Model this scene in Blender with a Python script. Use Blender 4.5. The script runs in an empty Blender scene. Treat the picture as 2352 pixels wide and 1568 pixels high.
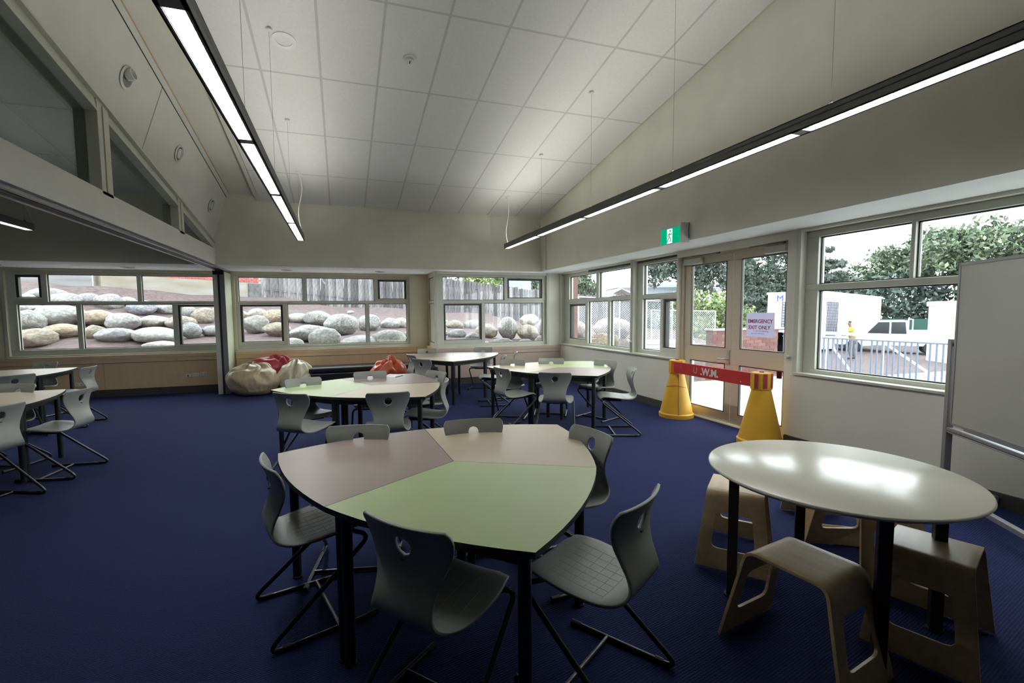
import bpy, bmesh, math, random
import numpy as np
from mathutils import Vector, Matrix, noise
R = math.radians
random.seed(7)
C = bpy.context.scene.collection
SC = bpy.context.scene

# ---------------------------------------------------------------- camera, sky, exposure
cam_d = bpy.data.cameras.new('camera')
cam = bpy.data.objects.new('camera', cam_d); C.objects.link(cam)
cam_d.sensor_width = 36.0; cam_d.sensor_fit = 'HORIZONTAL'
cam_d.lens = 1075.623 / 2352 * 36.0
cam_d.shift_x = 29.449 / 2352; cam_d.shift_y = 13.567 / 2352
cam_d.clip_start = 0.05; cam_d.clip_end = 400
yaw, pitch, roll = 0.32379, 0.07408, -0.00915
fw = Vector((math.sin(yaw)*math.cos(pitch), math.cos(yaw)*math.cos(pitch), -math.sin(pitch)))
rt = Vector((math.cos(yaw), -math.sin(yaw), 0)); up = rt.cross(fw)
r2 = math.cos(roll)*rt + math.sin(roll)*up; u2 = -math.sin(roll)*rt + math.cos(roll)*up
cam.matrix_world = Matrix(((r2.x, u2.x, -fw.x, 0), (r2.y, u2.y, -fw.y, 0), (r2.z, u2.z, -fw.z, 1.5), (0, 0, 0, 1)))
SC.camera = cam
SKY_STRENGTH = 4.8
PENDANT_DOWN = 36.0
PENDANT_UP = 19.0
w = bpy.data.worlds.new('overcast_sky'); SC.world = w; w.use_nodes = True
bg = w.node_tree.nodes['Background']; bg.inputs['Color'].default_value = (0.93, 0.965, 1.0, 1); bg.inputs['Strength'].default_value = SKY_STRENGTH
vs = SC.view_settings; vs.view_transform = 'Standard'; vs.look = 'None'; vs.gamma = 1.0; vs.exposure = 0.6; vs.use_curve_mapping = False
SC.cycles.use_denoising = True
SC.cycles.max_bounces = 10; SC.cycles.diffuse_bounces = 6; SC.cycles.transparent_max_bounces = 24; SC.cycles.glossy_bounces = 4
SC.cycles.sample_clamp_indirect = 8.0

# ---------------------------------------------------------------- materials
def lin(*c): return tuple(((x/255)/12.92 if x/255 <= .04045 else ((x/255+.055)/1.055)**2.4) for x in c)
def mat(name, col, rough=.6, var=.0, scale=8., bump=.0, bscale=60., metal=0., spec=.5, col2=None, stretch=None, detail=3.):
    m = bpy.data.materials.new(name); m.use_nodes = True; nt = m.node_tree; b = nt.nodes['Principled BSDF']
    b.inputs['Roughness'].default_value = rough; b.inputs['Metallic'].default_value = metal
    b.inputs['Specular IOR Level'].default_value = spec
    b.inputs['Base Color'].default_value = (*col, 1)
    tc = nt.nodes.new('ShaderNodeTexCoord'); src = tc.outputs['Object']
    if stretch:
        mp = nt.nodes.new('ShaderNodeMapping'); mp.inputs['Scale'].default_value = stretch
        nt.links.new(src, mp.inputs['Vector']); src = mp.outputs['Vector']
    n = nt.nodes.new('ShaderNodeTexNoise'); n.inputs['Scale'].default_value = scale; n.inputs['Detail'].default_value = detail
    nt.links.new(src, n.inputs['Vector'])
    rp = nt.nodes.new('ShaderNodeValToRGB')
    c2 = col2 if col2 else tuple(min(1, x*(1+var)) for x in col); c1 = col if col2 else tuple(x*(1-var) for x in col)
    rp.color_ramp.elements[0].position = .35; rp.color_ramp.elements[1].position = .65
    rp.color_ramp.elements[0].color = (*c1, 1); rp.color_ramp.elements[1].color = (*c2, 1)
    nt.links.new(n.outputs['Fac'], rp.inputs['Fac']); nt.links.new(rp.outputs['Color'], b.inputs['Base Color'])
    if bump:
        n2 = nt.nodes.new('ShaderNodeTexNoise'); n2.inputs['Scale'].default_value = bscale; n2.inputs['Detail'].default_value = 4
        nt.links.new(src, n2.inputs['Vector'])
        bp = nt.nodes.new('ShaderNodeBump'); bp.inputs['Strength'].default_value = bump; bp.inputs['Distance'].default_value = .02
        nt.links.new(n2.outputs['Fac'], bp.inputs['Height']); nt.links.new(bp.outputs['Normal'], b.inputs['Normal'])
    return m
def emit(name, col, strength):
    m = bpy.data.materials.new(name); m.use_nodes = True; nt = m.node_tree; nt.nodes.clear()
    e = nt.nodes.new('ShaderNodeEmission'); o = nt.nodes.new('ShaderNodeOutputMaterial')
    e.inputs['Color'].default_value = (*col, 1); e.inputs['Strength'].default_value = strength
    nt.links.new(e.outputs[0], o.inputs['Surface']); return m
def glass(name, tint=(.93, .96, .95)):
    m = bpy.data.materials.new(name); m.use_nodes = True; nt = m.node_tree; nt.nodes.clear()
    t = nt.nodes.new('ShaderNodeBsdfTransparent'); t.inputs['Color'].default_value = (*tint, 1)
    g = nt.nodes.new('ShaderNodeBsdfGlossy'); g.inputs['Roughness'].default_value = .02
    f = nt.nodes.new('ShaderNodeFresnel')          # same reflectance at both faces of the pane
    ge = nt.nodes.new('ShaderNodeNewGeometry'); mr = nt.nodes.new('ShaderNodeMapRange')
    mr.inputs['To Min'].default_value = 1.5; mr.inputs['To Max'].default_value = 1/1.5
    nt.links.new(ge.outputs['Backfacing'], mr.inputs['Value']); nt.links.new(mr.outputs['Result'], f.inputs['IOR'])
    mx = nt.nodes.new('ShaderNodeMixShader'); o = nt.nodes.new('ShaderNodeOutputMaterial')
    nt.links.new(f.outputs[0], mx.inputs[0]); nt.links.new(t.outputs[0], mx.inputs[1]); nt.links.new(g.outputs[0], mx.inputs[2])
    nt.links.new(mx.outputs[0], o.inputs['Surface']); return m
M = {}
M['wall'] = mat('cream_wall_paint', (.74, .72, .605), .75, .03, 3, .03, 180)
M['wall_lower'] = mat('pale_wall_lining', (.73, .71, .615), .5, .02, 2, .02, 120)
M['yellow_wall'] = mat('pale_yellow_wall_paint', (.68, .63, .45), .7, .02, 3)
M['ceiling_tile'] = mat('white_ceiling_tile', (.70, .70, .67), .9, .03, 40, .08, 300)
M['grid'] = mat('ceiling_grid_metal', (.50, .51, .48), .6, .02, 10)
M['plaster'] = mat('white_plasterboard', (.64, .63, .57), .8, .02, 4)
M['soffit'] = mat('white_soffit_paint', (.78, .775, .765), .7, .02, 4)
M['frame'] = mat('grey_beige_window_aluminium', (.58, .58, .50), .45, .02, 5)
M['door'] = mat('cream_door_aluminium', (.60, .55, .43), .45, .02, 5)
M['dark_gasket'] = mat('dark_bronze_sash', (.045, .048, .042), .5, .05, 9)
M['tan'] = mat('tan_laminate_panel', (.60, .435, .265), .5, .06, 2, .0, col2=(.64, .47, .295), stretch=(6, 6, 1))
M['tan2'] = mat('tan_laminate_ledge', (.66, .49, .31), .4, .05, 3)
M['pinkbrown'] = mat('dusty_brown_laminate_panel', (.52, .40, .32), .5, .05, 2)
M['skirt'] = mat('charcoal_skirting', (.05, .048, .042), .6, .1, 20)
M['track'] = mat('anodised_track_aluminium', (.33, .32, .33), .35, .02, 5, metal=.5)
M['track_dark'] = mat('dark_track_shadow_gap', (.02, .02, .02), .6)
M['panel_green'] = mat('pale_green_operable_wall_panel', (.55, .60, .42), .6, .02, 3)
M['glass'] = glass('clear_window_glass')
M['clerestory'] = glass('clerestory_glass', (.70, .76, .73))
M['chrome'] = mat('dull_steel_tube', (.075, .075, .078), .3, .05, 10, metal=.85)
M['steel'] = mat('brushed_stainless_steel', (.55, .55, .53), .3, .03, 20, metal=.9)
M['black_metal'] = mat('black_powdercoated_steel', (.012, .012, .014), .42, .1, 30)
M['black_plastic'] = mat('black_plastic', (.015, .015, .016), .5, .1, 30)
M['white_plastic'] = mat('white_plastic', (.70, .70, .67), .4, .02, 10)
M['cord'] = mat('white_flex', (.85, .84, .79), .5)
M['wire'] = mat('steel_suspension_wire', (.35, .35, .33), .4, metal=.6)
M['lamp_metal'] = mat('dark_grey_luminaire_aluminium', (.19, .19, .185), .45, .04, 10, metal=.2)
M['lamp'] = emit('fluorescent_diffuser', (.97, 1.0, .98), PENDANT_DOWN)
M['lamp_up'] = emit('fluorescent_uplight', (1.0, .985, .93), PENDANT_UP)
M['louvre'] = mat('white_louvre_blade', (.8, .8, .8), .3, .02, 10)
M['downlight'] = mat('white_downlight_trim', (.62, .62, .58), .4, .02, 10)
M['downlight_dark'] = mat('grey_downlight_reflector', (.22, .22, .21), .25, .05, 10, metal=.6)

# carpet: ribbed navy loop pile
def carpet():
    m = mat('navy_ribbed_carpet', (.0145, .0195, .068), .95, 0, 220, 0, col2=(.022, .029, .098), spec=.12)
    nt = m.node_tree; b = nt.nodes['Principled BSDF']; tc = nt.nodes['Texture Coordinate']
    mp = nt.nodes.new('ShaderNodeMapping'); mp.inputs['Rotation'].default_value = (0, 0, R(-12))
    nt.links.new(tc.outputs['Object'], mp.inputs['Vector'])
    wv = nt.nodes.new('ShaderNodeTexWave'); wv.bands_direction = 'Y'; wv.inputs['Scale'].default_value = 26; wv.inputs['Distortion'].default_value = 2.5
    wv.inputs['Detail'].default_value = 2; wv.inputs['Detail Scale'].default_value = 3
    nt.links.new(mp.outputs['Vector'], wv.inputs['Vector'])
    bp = nt.nodes.new('ShaderNodeBump'); bp.inputs['Strength'].default_value = .5; bp.inputs['Distance'].default_value = .006
    nt.links.new(wv.outputs['Fac'], bp.inputs['Height']); nt.links.new(bp.outputs['Normal'], b.inputs['Normal'])
    return m
M['carpet'] = carpet()

# ---------------------------------------------------------------- mesh builder
class MB:
    def __init__(s): s.v = []; s.f = []; s.mi = []; s.cur = 0
    def add(s, vs, fs):
        o = len(s.v); s.v += [tuple(p) for p in vs]
        for f in fs: s.f.append([i+o for i in f]); s.mi.append(s.cur)
        return s
    def hexa(s, p):          # 4 bottom ccw, 4 top ccw
        return s.add(p, [(3, 2, 1, 0), (4, 5, 6, 7), (0, 1, 5, 4), (1, 2, 6, 5), (2, 3, 7, 6), (3, 0, 4, 7)])
    def box(s, x0, y0, z0, x1, y1, z1):
        x0, x1 = min(x0, x1), max(x0, x1); y0, y1 = min(y0, y1), max(y0, y1); z0, z1 = min(z0, z1), max(z0, z1)
        return s.hexa([(x0, y0, z0), (x1, y0, z0), (x1, y1, z0), (x0, y1, z0), (x0, y0, z1), (x1, y0, z1), (x1, y1, z1), (x0, y1, z1)])
    def prism(s, poly, z0, z1, top=None, side=None):
        n = len(poly); o = len(s.v)
        s.v += [(x, y, z0) for x, y in poly] + [(x, y, z1) for x, y in poly]
        c = s.cur
        s.f.append([o+i for i in range(n-1, -1, -1)]); s.mi.append(c if side is None else side)
        s.f.append([o+n+i for i in range(n)]); s.mi.append(c if top is None else top)
        for i in range(n):
            j = (i+1) % n; s.f.append([o+i, o+j, o+n+j, o+n+i]); s.mi.append(c if side is None else side)
        return s
    def extr(s, poly, vec):  # 3d polygon swept along vec
        n = len(poly); vec = Vector(vec); a = [Vector(p) for p in poly]; b = [p+vec for p in a]
        nrm = Vector((0, 0, 0))
        for i in range(n): nrm += a[i].cross(a[(i+1) % n])
        if nrm.dot(vec) > 0: a, b = a[::-1], b[::-1]
        return s.add(a+b, [list(range(n)), list(range(2*n-1, n-1, -1))] + [[i, n+i, n+(i+1) % n, (i+1) % n] for i in range(n)])
    def tube(s, path, r, n=8, cap=True, closed=False):
        P = [Vector(p) for p in path]; k = len(P); rings = []; prev = None
        for i in range(k):
            if closed: t = (P[(i+1) % k]-P[i-1])
            else: t = (P[min(i+1, k-1)]-P[max(i-1, 0)])
            t.normalize()
            if prev is None:
                a = Vector((0, 0, 1)) if abs(t.z) < .9 else Vector((1, 0, 0)); u = t.cross(a).normalized()
            else:
                u = prev - t*prev.dot(t)
                u = u.normalized() if u.length > 1e-6 else t.orthogonal().normalized()
            prev = u; v = t.cross(u); rr = r[i] if isinstance(r, (list, tuple)) else r
            rings.append([P[i]+rr*(math.cos(2*math.pi*j/n)*u+math.sin(2*math.pi*j/n)*v) for j in range(n)])
        vs = [p for rg in rings for p in rg]; fs = []
        for i in range(k if closed else k-1):
            i2 = (i+1) % k
            for j in range(n): fs.append((i*n+j, i*n+(j+1) % n, i2*n+(j+1) % n, i2*n+j))
        if cap and not closed: fs += [tuple(range(n-1, -1, -1)), tuple((k-1)*n+j for j in range(n))]
        return s.add(vs, fs)
    def lathe(s, prof, n=24, c=(0, 0, 0), cap=True, axis=None):
        vs = []; fs = []
        for r, z in prof:
            for j in range(n):
                a = 2*math.pi*j/n; vs.append((r*math.cos(a), r*math.sin(a), z))
        for i in range(len(prof)-1):
            for j in range(n): fs.append((i*n+j, i*n+(j+1) % n, (i+1)*n+(j+1) % n, (i+1)*n+j))
        if cap: fs += [tuple(range(n-1, -1, -1)), tuple((len(prof)-1)*n+j for j in range(n))]
        q = Matrix.Identity(3) if axis is None else Vector((0, 0, 1)).rotation_difference(Vector(axis)).to_matrix()
        c = Vector(c); vs = [q @ Vector(p)+c for p in vs]
        return s.add(vs, fs)
    def mesh(s, name, mats, smooth=None):
        me = bpy.data.meshes.new(name); me.from_pydata(s.v, [], s.f)
        for m in (mats if isinstance(mats, (list, tuple)) else [mats]): me.materials.append(m)
        me.polygons.foreach_set('material_index', s.mi)
        me.update()
        if smooth is not None:
            me.polygons.foreach_set('use_smooth', [True]*len(me.polygons)); me.set_sharp_from_angle(angle=R(smooth))
        return me
    def build(s, name, mats, parent=None, smooth=None, loc=None, rot=None, bevel=0, kind=None):
        o = bpy.data.objects.new(name, s.mesh(name, mats, smooth)); C.objects.link(o)
        if parent: o.parent = parent
        if loc: o.location = loc
        if rot: o.rotation_euler = rot
        if bevel:
            b = o.modifiers.new('bevel', 'BEVEL'); b.width = bevel; b.segments = 2; b.limit_method = 'ANGLE'; b.angle_limit = R(40)
        if kind: o['kind'] = kind
        return o
def tag(o, label, cat, group=None):
    o['label'] = label; o['category'] = cat
    if group: o['group'] = group
    return o
def thing(name, label, cat, loc=(0, 0, 0), rz=0, group=None):
    o = bpy.data.objects.new(name, None); C.objects.link(o); o.empty_display_size = .1
    o.location = loc; o.rotation_euler = (0, 0, rz); return tag(o, label, cat, group)
def struct(o): o['kind'] = 'structure'; return o
def sempty(name):
    o = bpy.data.objects.new(name, None); C.objects.link(o); return struct(o)
def copy_tree(o, parent=None):
    c = o.copy(); C.objects.link(c)
    if parent: c.parent = parent
    for ch in o.children: copy_tree(ch, c)
    return c
def arc(p0, p1, p2, n=5):   # quadratic bend
    p0, p1, p2 = Vector(p0), Vector(p1), Vector(p2)
    return [(1-t)**2*p0+2*t*(1-t)*p1+t*t*p2 for t in [i/n for i in range(n+1)]]

# ---------------------------------------------------------------- room shell
XL, XR, YB, YF, YBAY = -9.0, 4.68, -3.2, 10.55, 9.62
SZ = 2.36                     # soffit height
def zc(y): return 3.468 + .1775*(9.25-y)          # raked ceiling
struct(MB().box(XL, YB, -.12, 4.84, YF+.1, 0).build('floor', M['carpet']))

# far wall (with openings for window_1 and window_2), bay wall, return wall
def wall_open(mb, axis, face, back, a0, a1, z0, z1, holes):
    """solid wall between face/back planes with rectangular holes [(a0,a1,z0,z1)]"""
    def bx(p0, p1, q0, q1):
        if p1-p0 < 1e-4 or q1-q0 < 1e-4: return
        if axis == 'x': mb.box(p0, face, q0, p1, back, q1)
        else: mb.box(face, p0, q0, back, p1, q1)
    cur = a0
    for h0, h1, g0, g1 in sorted(holes):
        bx(cur, h0, z0, z1); bx(h0, h1, z0, g0); bx(h0, h1, g1, z1); cur = h1
    bx(cur, a1, z0, z1)
W1 = (-5.56, -2.22, .80, 2.31); W2 = (-1.99, 1.452, .80, 2.31); W3 = (1.893, 4.36, .78, 2.31)
mb = MB(); wall_open(mb, 'x', YF, YF+.22, XL, 2.0, 0, SZ+.02, [W1, W2])
wf = struct(mb.build('wall_far', M['yellow_wall']))
mb = MB(); wall_open(mb, 'x', YBAY, YBAY+.2, 1.86, 4.95, 0, SZ+.02, [W3])
struct(mb.build('wall_bay', M['wall_lower']))
mb = MB(); wall_open(mb, 'y', 1.86, 2.0, YBAY+.2, YF, 0, SZ+.02, [(9.83, 10.42, .80, 2.31)])
struct(mb.build('wall_return', M['yellow_wall']))
W4 = (6.88, 9.56, .80, 2.33); W5 = (5.73, 6.80, .80, 2.33); W6 = (.35, 3.77, .82, 2.33); D1 = (3.93, 5.71, 0, 2.27)
mb = MB(); wall_open(mb, 'y', XR, 4.95, YB, YBAY, 0, SZ+.02, [W4, W5, W6, D1])
struct(mb.build('wall_right', M['wall_lower']))
struct(MB().box(XL-.2, YB, -.1, XL, YF+.2, 6.2).build('wall_left', M['wall']))
struct(MB().box(XL, YB-.2, -.1, 4.95, YB, 6.2).build('wall_back', mat('dark_unseen_back_wall', (.10, .10, .11), .95, .05, 30)))  # unseen wall, coloured dark to keep the near end of the room dim
# upper walls
mb = MB(); mb.box(XL, 9.22, SZ+.004, 4.95, 9.40, 3.75); struct(mb.build('wall_far_upper', M['wall']))
mb = MB(); mb.hexa([(4.05, YB, SZ+.004), (4.25, YB, SZ+.004), (4.25, 9.22, SZ+.004), (4.05, 9.22, SZ+.004), (4.05, YB, zc(YB)+.1), (4.25, YB, zc(YB)+.1), (4.25, 9.22, zc(9.22)+.1), (4.05, 9.22, zc(9.22)+.1)])
struct(mb.build('wall_right_upper', M['wall']))
# soffits (dropped perimeter ceiling), roof closing the shell
ceil = sempty('ceiling')
mb = MB(); mb.box(XL, 9.226, SZ, 4.95, YF+.2, SZ+.1); mb.box(4.056, YB, SZ, 4.95, 9.226, SZ+.1)
mb.build('soffit', M['soffit'], ceil)
mb = MB(); mb.hexa([(XL-.2, YB-.2, zc(YB-.2)+.12), (5, YB-.2, zc(YB-.2)+.12), (5, 9.5, zc(9.5)+.12), (XL-.2, 9.5, zc(9.5)+.12),
                    (XL-.2, YB-.2, zc(YB-.2)+.3), (5, YB-.2, zc(YB-.2)+.3), (5, 9.5, zc(9.5)+.3), (XL-.2, 9.5, zc(9.5)+.3)])
mb.box(XL-.2, 9.4, SZ+.1, 5.0, YF+.25, SZ+.3); mb.box(4.25, YB, SZ+.1, 5.0, 9.5, SZ+.3)
mb.build('roof_deck', M['plaster'], ceil)
# ceiling tiles 0.6 x 1.2 on the rake, each its own piece, in a lay-in grid
xs = [-1.29, -.73, -.13, .475, 1.072, 1.675, 2.27, 2.87, 3.47, 4.05]
DY = 1.1775
ys = [9.22] + [9.255-DY*k for k in range(1, 11)]
ys[-1] = YB
g = .0125
def raked(mb, x0, x1, y1, y0, dz0, dz1):
    mb.hexa([(x0, y0, zc(y0)+dz0), (x1, y0, zc(y0)+dz0), (x1, y1, zc(y1)+dz0), (x0, y1, zc(y1)+dz0),
             (x0, y0, zc(y0)+dz1), (x1, y0, zc(y0)+dz1), (x1, y1, zc(y1)+dz1), (x0, y1, zc(y1)+dz1)])
def tiles(xs):
    for i in range(len(xs)-1):
        for j in range(len(ys)-1):
            mb = MB(); raked(mb, xs[i]+g, xs[i+1]-g, ys[j]-g, ys[j+1]+g, .004, .02)
            mb.build('tile', M['ceiling_tile'], ceil)
tiles(xs)
mb = MB()
for x in xs[1:-1]: raked(mb, x-.012, x+.012, ys[0], ys[-1], .0035, .03)
for y in ys[1:-1]: raked(mb, xs[0], xs[-1], y+.012, y-.012, .0038, .03)
mb.build('ceiling_grid', M['grid'], ceil)
# left room ceiling
xl = [-8.9+.6*k for k in range(11)] + [-2.23]
tiles(xl)
mb = MB()
for x in xl[1:-1]: raked(mb, x-.012, x+.012, ys[0], ys[-1], .0035, .03)
for y in ys[1:-1]: raked(mb, xl[0], xl[-1], y+.012, y-.012, .0038, .03)
mb.build('ceiling_grid', M['grid'], ceil)
# plaster strip beside the tiles, raft edge, slot rail and steep raked bulkhead panel along the partition
def sweep(mb, pts, y1=9.22, y0=YB):   # pts = (x, z at y=9.25) polygon, swept along the rake
    a = [(x, y1, z+.1775*(9.25-y1)) for x, z in pts]
    mb.extr(a, (0, y0-y1, .1775*(y1-y0)))
mb = MB(); sweep(mb, [(-1.745, 3.56), (-1.37, 3.56), (-1.37, 3.60), (-1.745, 3.60)]); mb.build('plaster_strip', M['wall'], ceil)
mb = MB(); sweep(mb, [(-1.37, 3.56), (-1.345, 3.475), (-1.285, 3.462), (-1.285, 3.60), (-1.37, 3.60)]); mb.build('raft_edge', M['wall'], ceil)
mb = MB(); sweep(mb, [(-1.795, 3.512), (-1.758, 3.555), (-1.79, 3.60), (-1.83, 3.54)]); mb.build('slot_rail', M['plaster'], ceil)
mb = MB(); sweep(mb, [(-1.757, 3.557), (-1.744, 3.557), (-1.744, 3.61), (-1.80, 3.61)]); mb.build('slot_tan_strip', M['tan'], ceil)  # tan strip along the slot
mb = MB(); sweep(mb, [(-1.80, 3.497), (-1.793, 3.508), (-1.86, 3.62), (-1.88, 3.6)]); mb.build('slot_gap', M['track_dark'], ceil)
for y1, y0 in ((9.22, 6.305), (6.285, YB)):
    mb = MB(); sweep(mb, [(-2.03, 2.80), (-1.80, 3.498), (-1.84, 3.51), (-2.07, 2.81)], y1, y0); mb.build('bulkhead_panel', M['plaster'], ceil)
mb = MB(); sweep(mb, [(-2.05, 2.83), (-1.83, 3.49), (-1.87, 3.5), (-2.09, 2.84)], 6.4, 6.2); mb.build('bulkhead_joint', M['grid'], ceil)

# partition beam with the operable-wall track, raked clerestory glazing above it
beam = struct(MB().box(-2.23, YB, SZ, -2.0, 9.2, 2.63).build('trim_1', M['plaster']))
mb = MB(); mb.box(-2.16, YB, SZ-.012, -2.07, 10.5, SZ-.002); mb.box(-2.20, YB, SZ-.03, -2.165, 10.5, SZ-.001); mb.box(-2.065, YB, SZ-.03, -2.03, 10.5, SZ-.001)
mb.build('track', M['track'], beam)
mb = MB(); mb.box(-2.125, YB, SZ-.016, -2.105, 10.5, SZ-.008); mb.build('track_slot', M['track_dark'], beam)
def zt(y): return 2.80+.1775*(9.25-y)             # underside of the bulkhead at the glazing
mb = MB()                                         # raked head frame + mullions
a0, a1 = 9.2, YB
mb.extr([(-2.0, 9.2, zt(9.2)-.19), (-2.03, 9.2, zt(9.2)), (-2.2, 9.2, zt(9.2)), (-2.2, 9.2, zt(9.2)-.19)], (0, a1-a0, .1775*(a0-a1)))
mb.extr([(-1.975, 9.2, zt(9.2)-.08), (-2.03, 9.2, zt(9.2)+.02), (-2.06, 9.2, zt(9.2)-.08)], (0, a1-a0, .1775*(a0-a1)))
for y in (7.45, 5.33, 3.2, 1.1, -1.0):
    mb.hexa([(-2.18, y-.11, 2.6), (-2.0, y-.11, 2.6), (-2.0, y+.11, 2.6), (-2.18, y+.11, 2.6), (-2.18, y-.11, zt(y-.11)-.05), (-2.0, y-.11, zt(y-.11)-.05), (-2.0, y+.11, zt(y+.11)-.05), (-2.18, y+.11, zt(y+.11)-.05)])
cl = struct(mb.build('window_8', M['frame'], bevel=.004))
ed = [9.0, 7.45, 5.33, 3.2, 1.1, -1.0, YB]
mb = MB()
for y in (7.45, 5.33, 3.2, 1.1, -1.0): mb.box(-1.998, y-.025, 2.63, -1.99, y+.025, zt(y)-.1)
mb.build('cover_strip', M['door'], cl)
for i in range(len(ed)-1):
    y1 = ed[i]-(.11 if i else 0); y0 = ed[i+1]+.11
    mb = MB(); mb.extr([(-2.09, y0, 2.62), (-2.09, y1, 2.62), (-2.09, y1, max(zt(y1)-.17, 2.63)), (-2.09, y0, zt(y0)-.17)], (-.008, 0, 0)); mb.build('pane', M['clerestory'], cl)
# stacked operable-wall panels against the far wall
mb = MB(); mb.box(-2.20, 9.98, .015, -2.135, 10.53, SZ-.05)
op = thing('operable_wall', 'folded pale green operable wall panels stacked beside the middle far window', 'partition', (-2.1, 10.25, 0))
for x0, x1 in ((-2.235, -2.16), (-2.12, -2.045)):
    q = MB().box(x0+2.1, -.27, .012, x1+2.1, .27, SZ-.05).build('panel', M['panel_green'], op, bevel=.004)
    MB().box(x0+2.1-.002, -.285, .012, x1+2.1+.002, -.27, SZ-.05).build('edge_strip', M['track'] if x0 > -2.2 else M['frame'], q)
MB().box(-.055, -.29, .012, -.022, .27, SZ-.05).build('seal', M['track_dark'], op)
MB().box(-.052, -.30, 1.06, -.024, -.285, 1.16).build('latch', M['black_plastic'], op)
MB().box(-.13, -.3, SZ-.11, .045, -.22, SZ-.035).build('carrier', M['track_dark'], op)

# ---------------------------------------------------------------- windows
def P3(axis, plane, a, d, z):     # a along the wall, d outwards from plane
    return (a, plane+d, z) if axis == 'x' else (plane+d, a, z)
def wbox(mb, axis, plane, a0, a1, z0, z1, d0, d1):
    p = P3(axis, plane, a0, d0, z0); q = P3(axis, plane, a1, d1, z1); mb.box(*p, *q)
def window(name, axis, plane, hole, panes, depth, sill=None, D=(-.05, .05), gd=0.):
    """panes: (a0,a1,z0,z1,kind) with kind 'f' fixed or 'a' awning sash. Frame bars fill everything between panes."""
    a0, a1, z0, z1 = hole; mb = MB()
    # frame bars: two bands (upper / lower), horizontals between
    rows = {}
    for p in panes: rows.setdefault(p[5], []).append(p)
    zt_ = [min(p[2] for p in rows['u']), max(p[3] for p in rows['u'])]; zl = [min(p[2] for p in rows['l']), max(p[3] for p in rows['l'])]
    wbox(mb, axis, plane, a0, a1, zt_[1], z1, *D); wbox(mb, axis, plane, a0, a1, zl[1], zt_[0], *D); wbox(mb, axis, plane, a0, a1, z0, zl[0], *D)
    for rk, (b0, b1) in (('u', zt_), ('l', zl)):
        cur = a0
        for p in sorted(rows[rk]):
            wbox(mb, axis, plane, cur, p[0], b0, b1, *D)
            if p[2] > b0+.005: wbox(mb, axis, plane, p[0], p[1], b0, p[2], *D)
            if p[3] < b1-.005: wbox(mb, axis, plane, p[0], p[1], p[3], b1, *D)
            cur = p[1]
        wbox(mb, axis, plane, cur, a1, b0, b1, *D)
    fr = struct(mb.build(name, M['frame'], bevel=.006))
    for p in panes:
        if p[4] == 'f':
            g_ = MB(); wbox(g_, axis, plane, p[0]+.001, p[1]-.001, p[2]+.001, p[3]-.001, gd-.003, gd+.003); g_.build('pane', M['glass'], fr)
            b = MB(); t = .012
            for q in ((p[0], p[1], p[2], p[2]+t), (p[0], p[1], p[3]-t, p[3]), (p[0], p[0]+t, p[2]+t, p[3]-t), (p[1]-t, p[1], p[2]+t, p[3]-t)): wbox(b, axis, plane, *q, gd-.004 if gd else -.012, gd+.012)
            b.build('glazing_bead', M['dark_gasket'], fr)
        else:
            b = MB(); t = .042
            for q in ((p[0]+.004, p[1]-.004, p[2]+.004, p[2]+.018), (p[0]+.004, p[1]-.004, p[3]-t, p[3]-.004), (p[0]+.004, p[0]+t, p[2]+.018, p[3]-t), (p[1]-t, p[1]-.004, p[2]+.018, p[3]-t)): wbox(b, axis, plane, *q, -.03, .045)
            sh = b.build('awning_sash', M['dark_gasket'], fr, bevel=.003)
            g_ = MB(); wbox(g_, axis, plane, p[0]+t-.002, p[1]-t+.002, p[2]+.016, p[3]-t+.002, .012, .018); g_.build('pane', M['glass'], sh)
    if sill:
        b = MB(); wbox(b, axis, plane, a0-.01, a1+.01, z0-.03, z0+.004, -depth-.02, -.04); b.build('sill', M['frame'], fr, bevel=.004)
    return fr
ZT0, ZT1, ZB = 1.768, 2.262, .868
window('window_1', 'x', 10.65, W1, [(-5.44, -5.075, 1.84, 2.25, 'a', 'u'), (-4.99, -3.635, ZT0, ZT1, 'f', 'u'), (-3.565, -2.29, ZT0, ZT1, 'f', 'u'),
    (-5.44, -4.59, .905, 1.72, 'f', 'l'), (-4.515, -3.085, .905, 1.72, 'f', 'l'), (-3.0, -2.30, .93, 1.712, 'a', 'l')], .1, True)
window('window_2', 'x', 10.65, W2, [(-1.94, -.745, ZT0, ZT1, 'f', 'u'), (-.68, .695, ZT0, ZT1, 'f', 'u'), (.775, 1.39, 1.815, 2.245, 'a', 'u'),
    (-1.925, -1.14, .945, 1.71, 'a', 'l'), (-1.055, .505, .87, 1.72, 'f', 'l'), (.57, 1.39, .87, 1.72, 'f', 'l')], .1, True)
window('window_3', 'x', 9.72, W3, [(2.02, 3.38, ZT0, ZT1, 'f', 'u'), (3.45, 4.275, 1.81, 2.24, 'a', 'u'), (2.03, 2.855, .925, 1.70, 'a', 'l'), (2.93, 4.29, .85, 1.71, 'f', 'l')], .1, True)
window('window_7', 'y', 1.90, (9.83, 10.42, .80, 2.31), [(9.85, 10.38, ZT0, ZT1, 'f', 'u'), (9.85, 10.38, ZB, 1.71, 'f', 'l')], .0, False, (-.045, .05), -.038)
window('window_4', 'y', 4.81, W4, [(8.17, 9.32, ZT0, ZT1, 'f', 'u'), (6.99, 8.07, ZT0, ZT1, 'f', 'u'), (8.59, 9.30, .92, 1.67, 'a', 'l'), (7.74, 8.50, .855, 1.705, 'f', 'l'), (7.0, 7.66, .855, 1.705, 'f', 'l')], .13, True)
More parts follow.
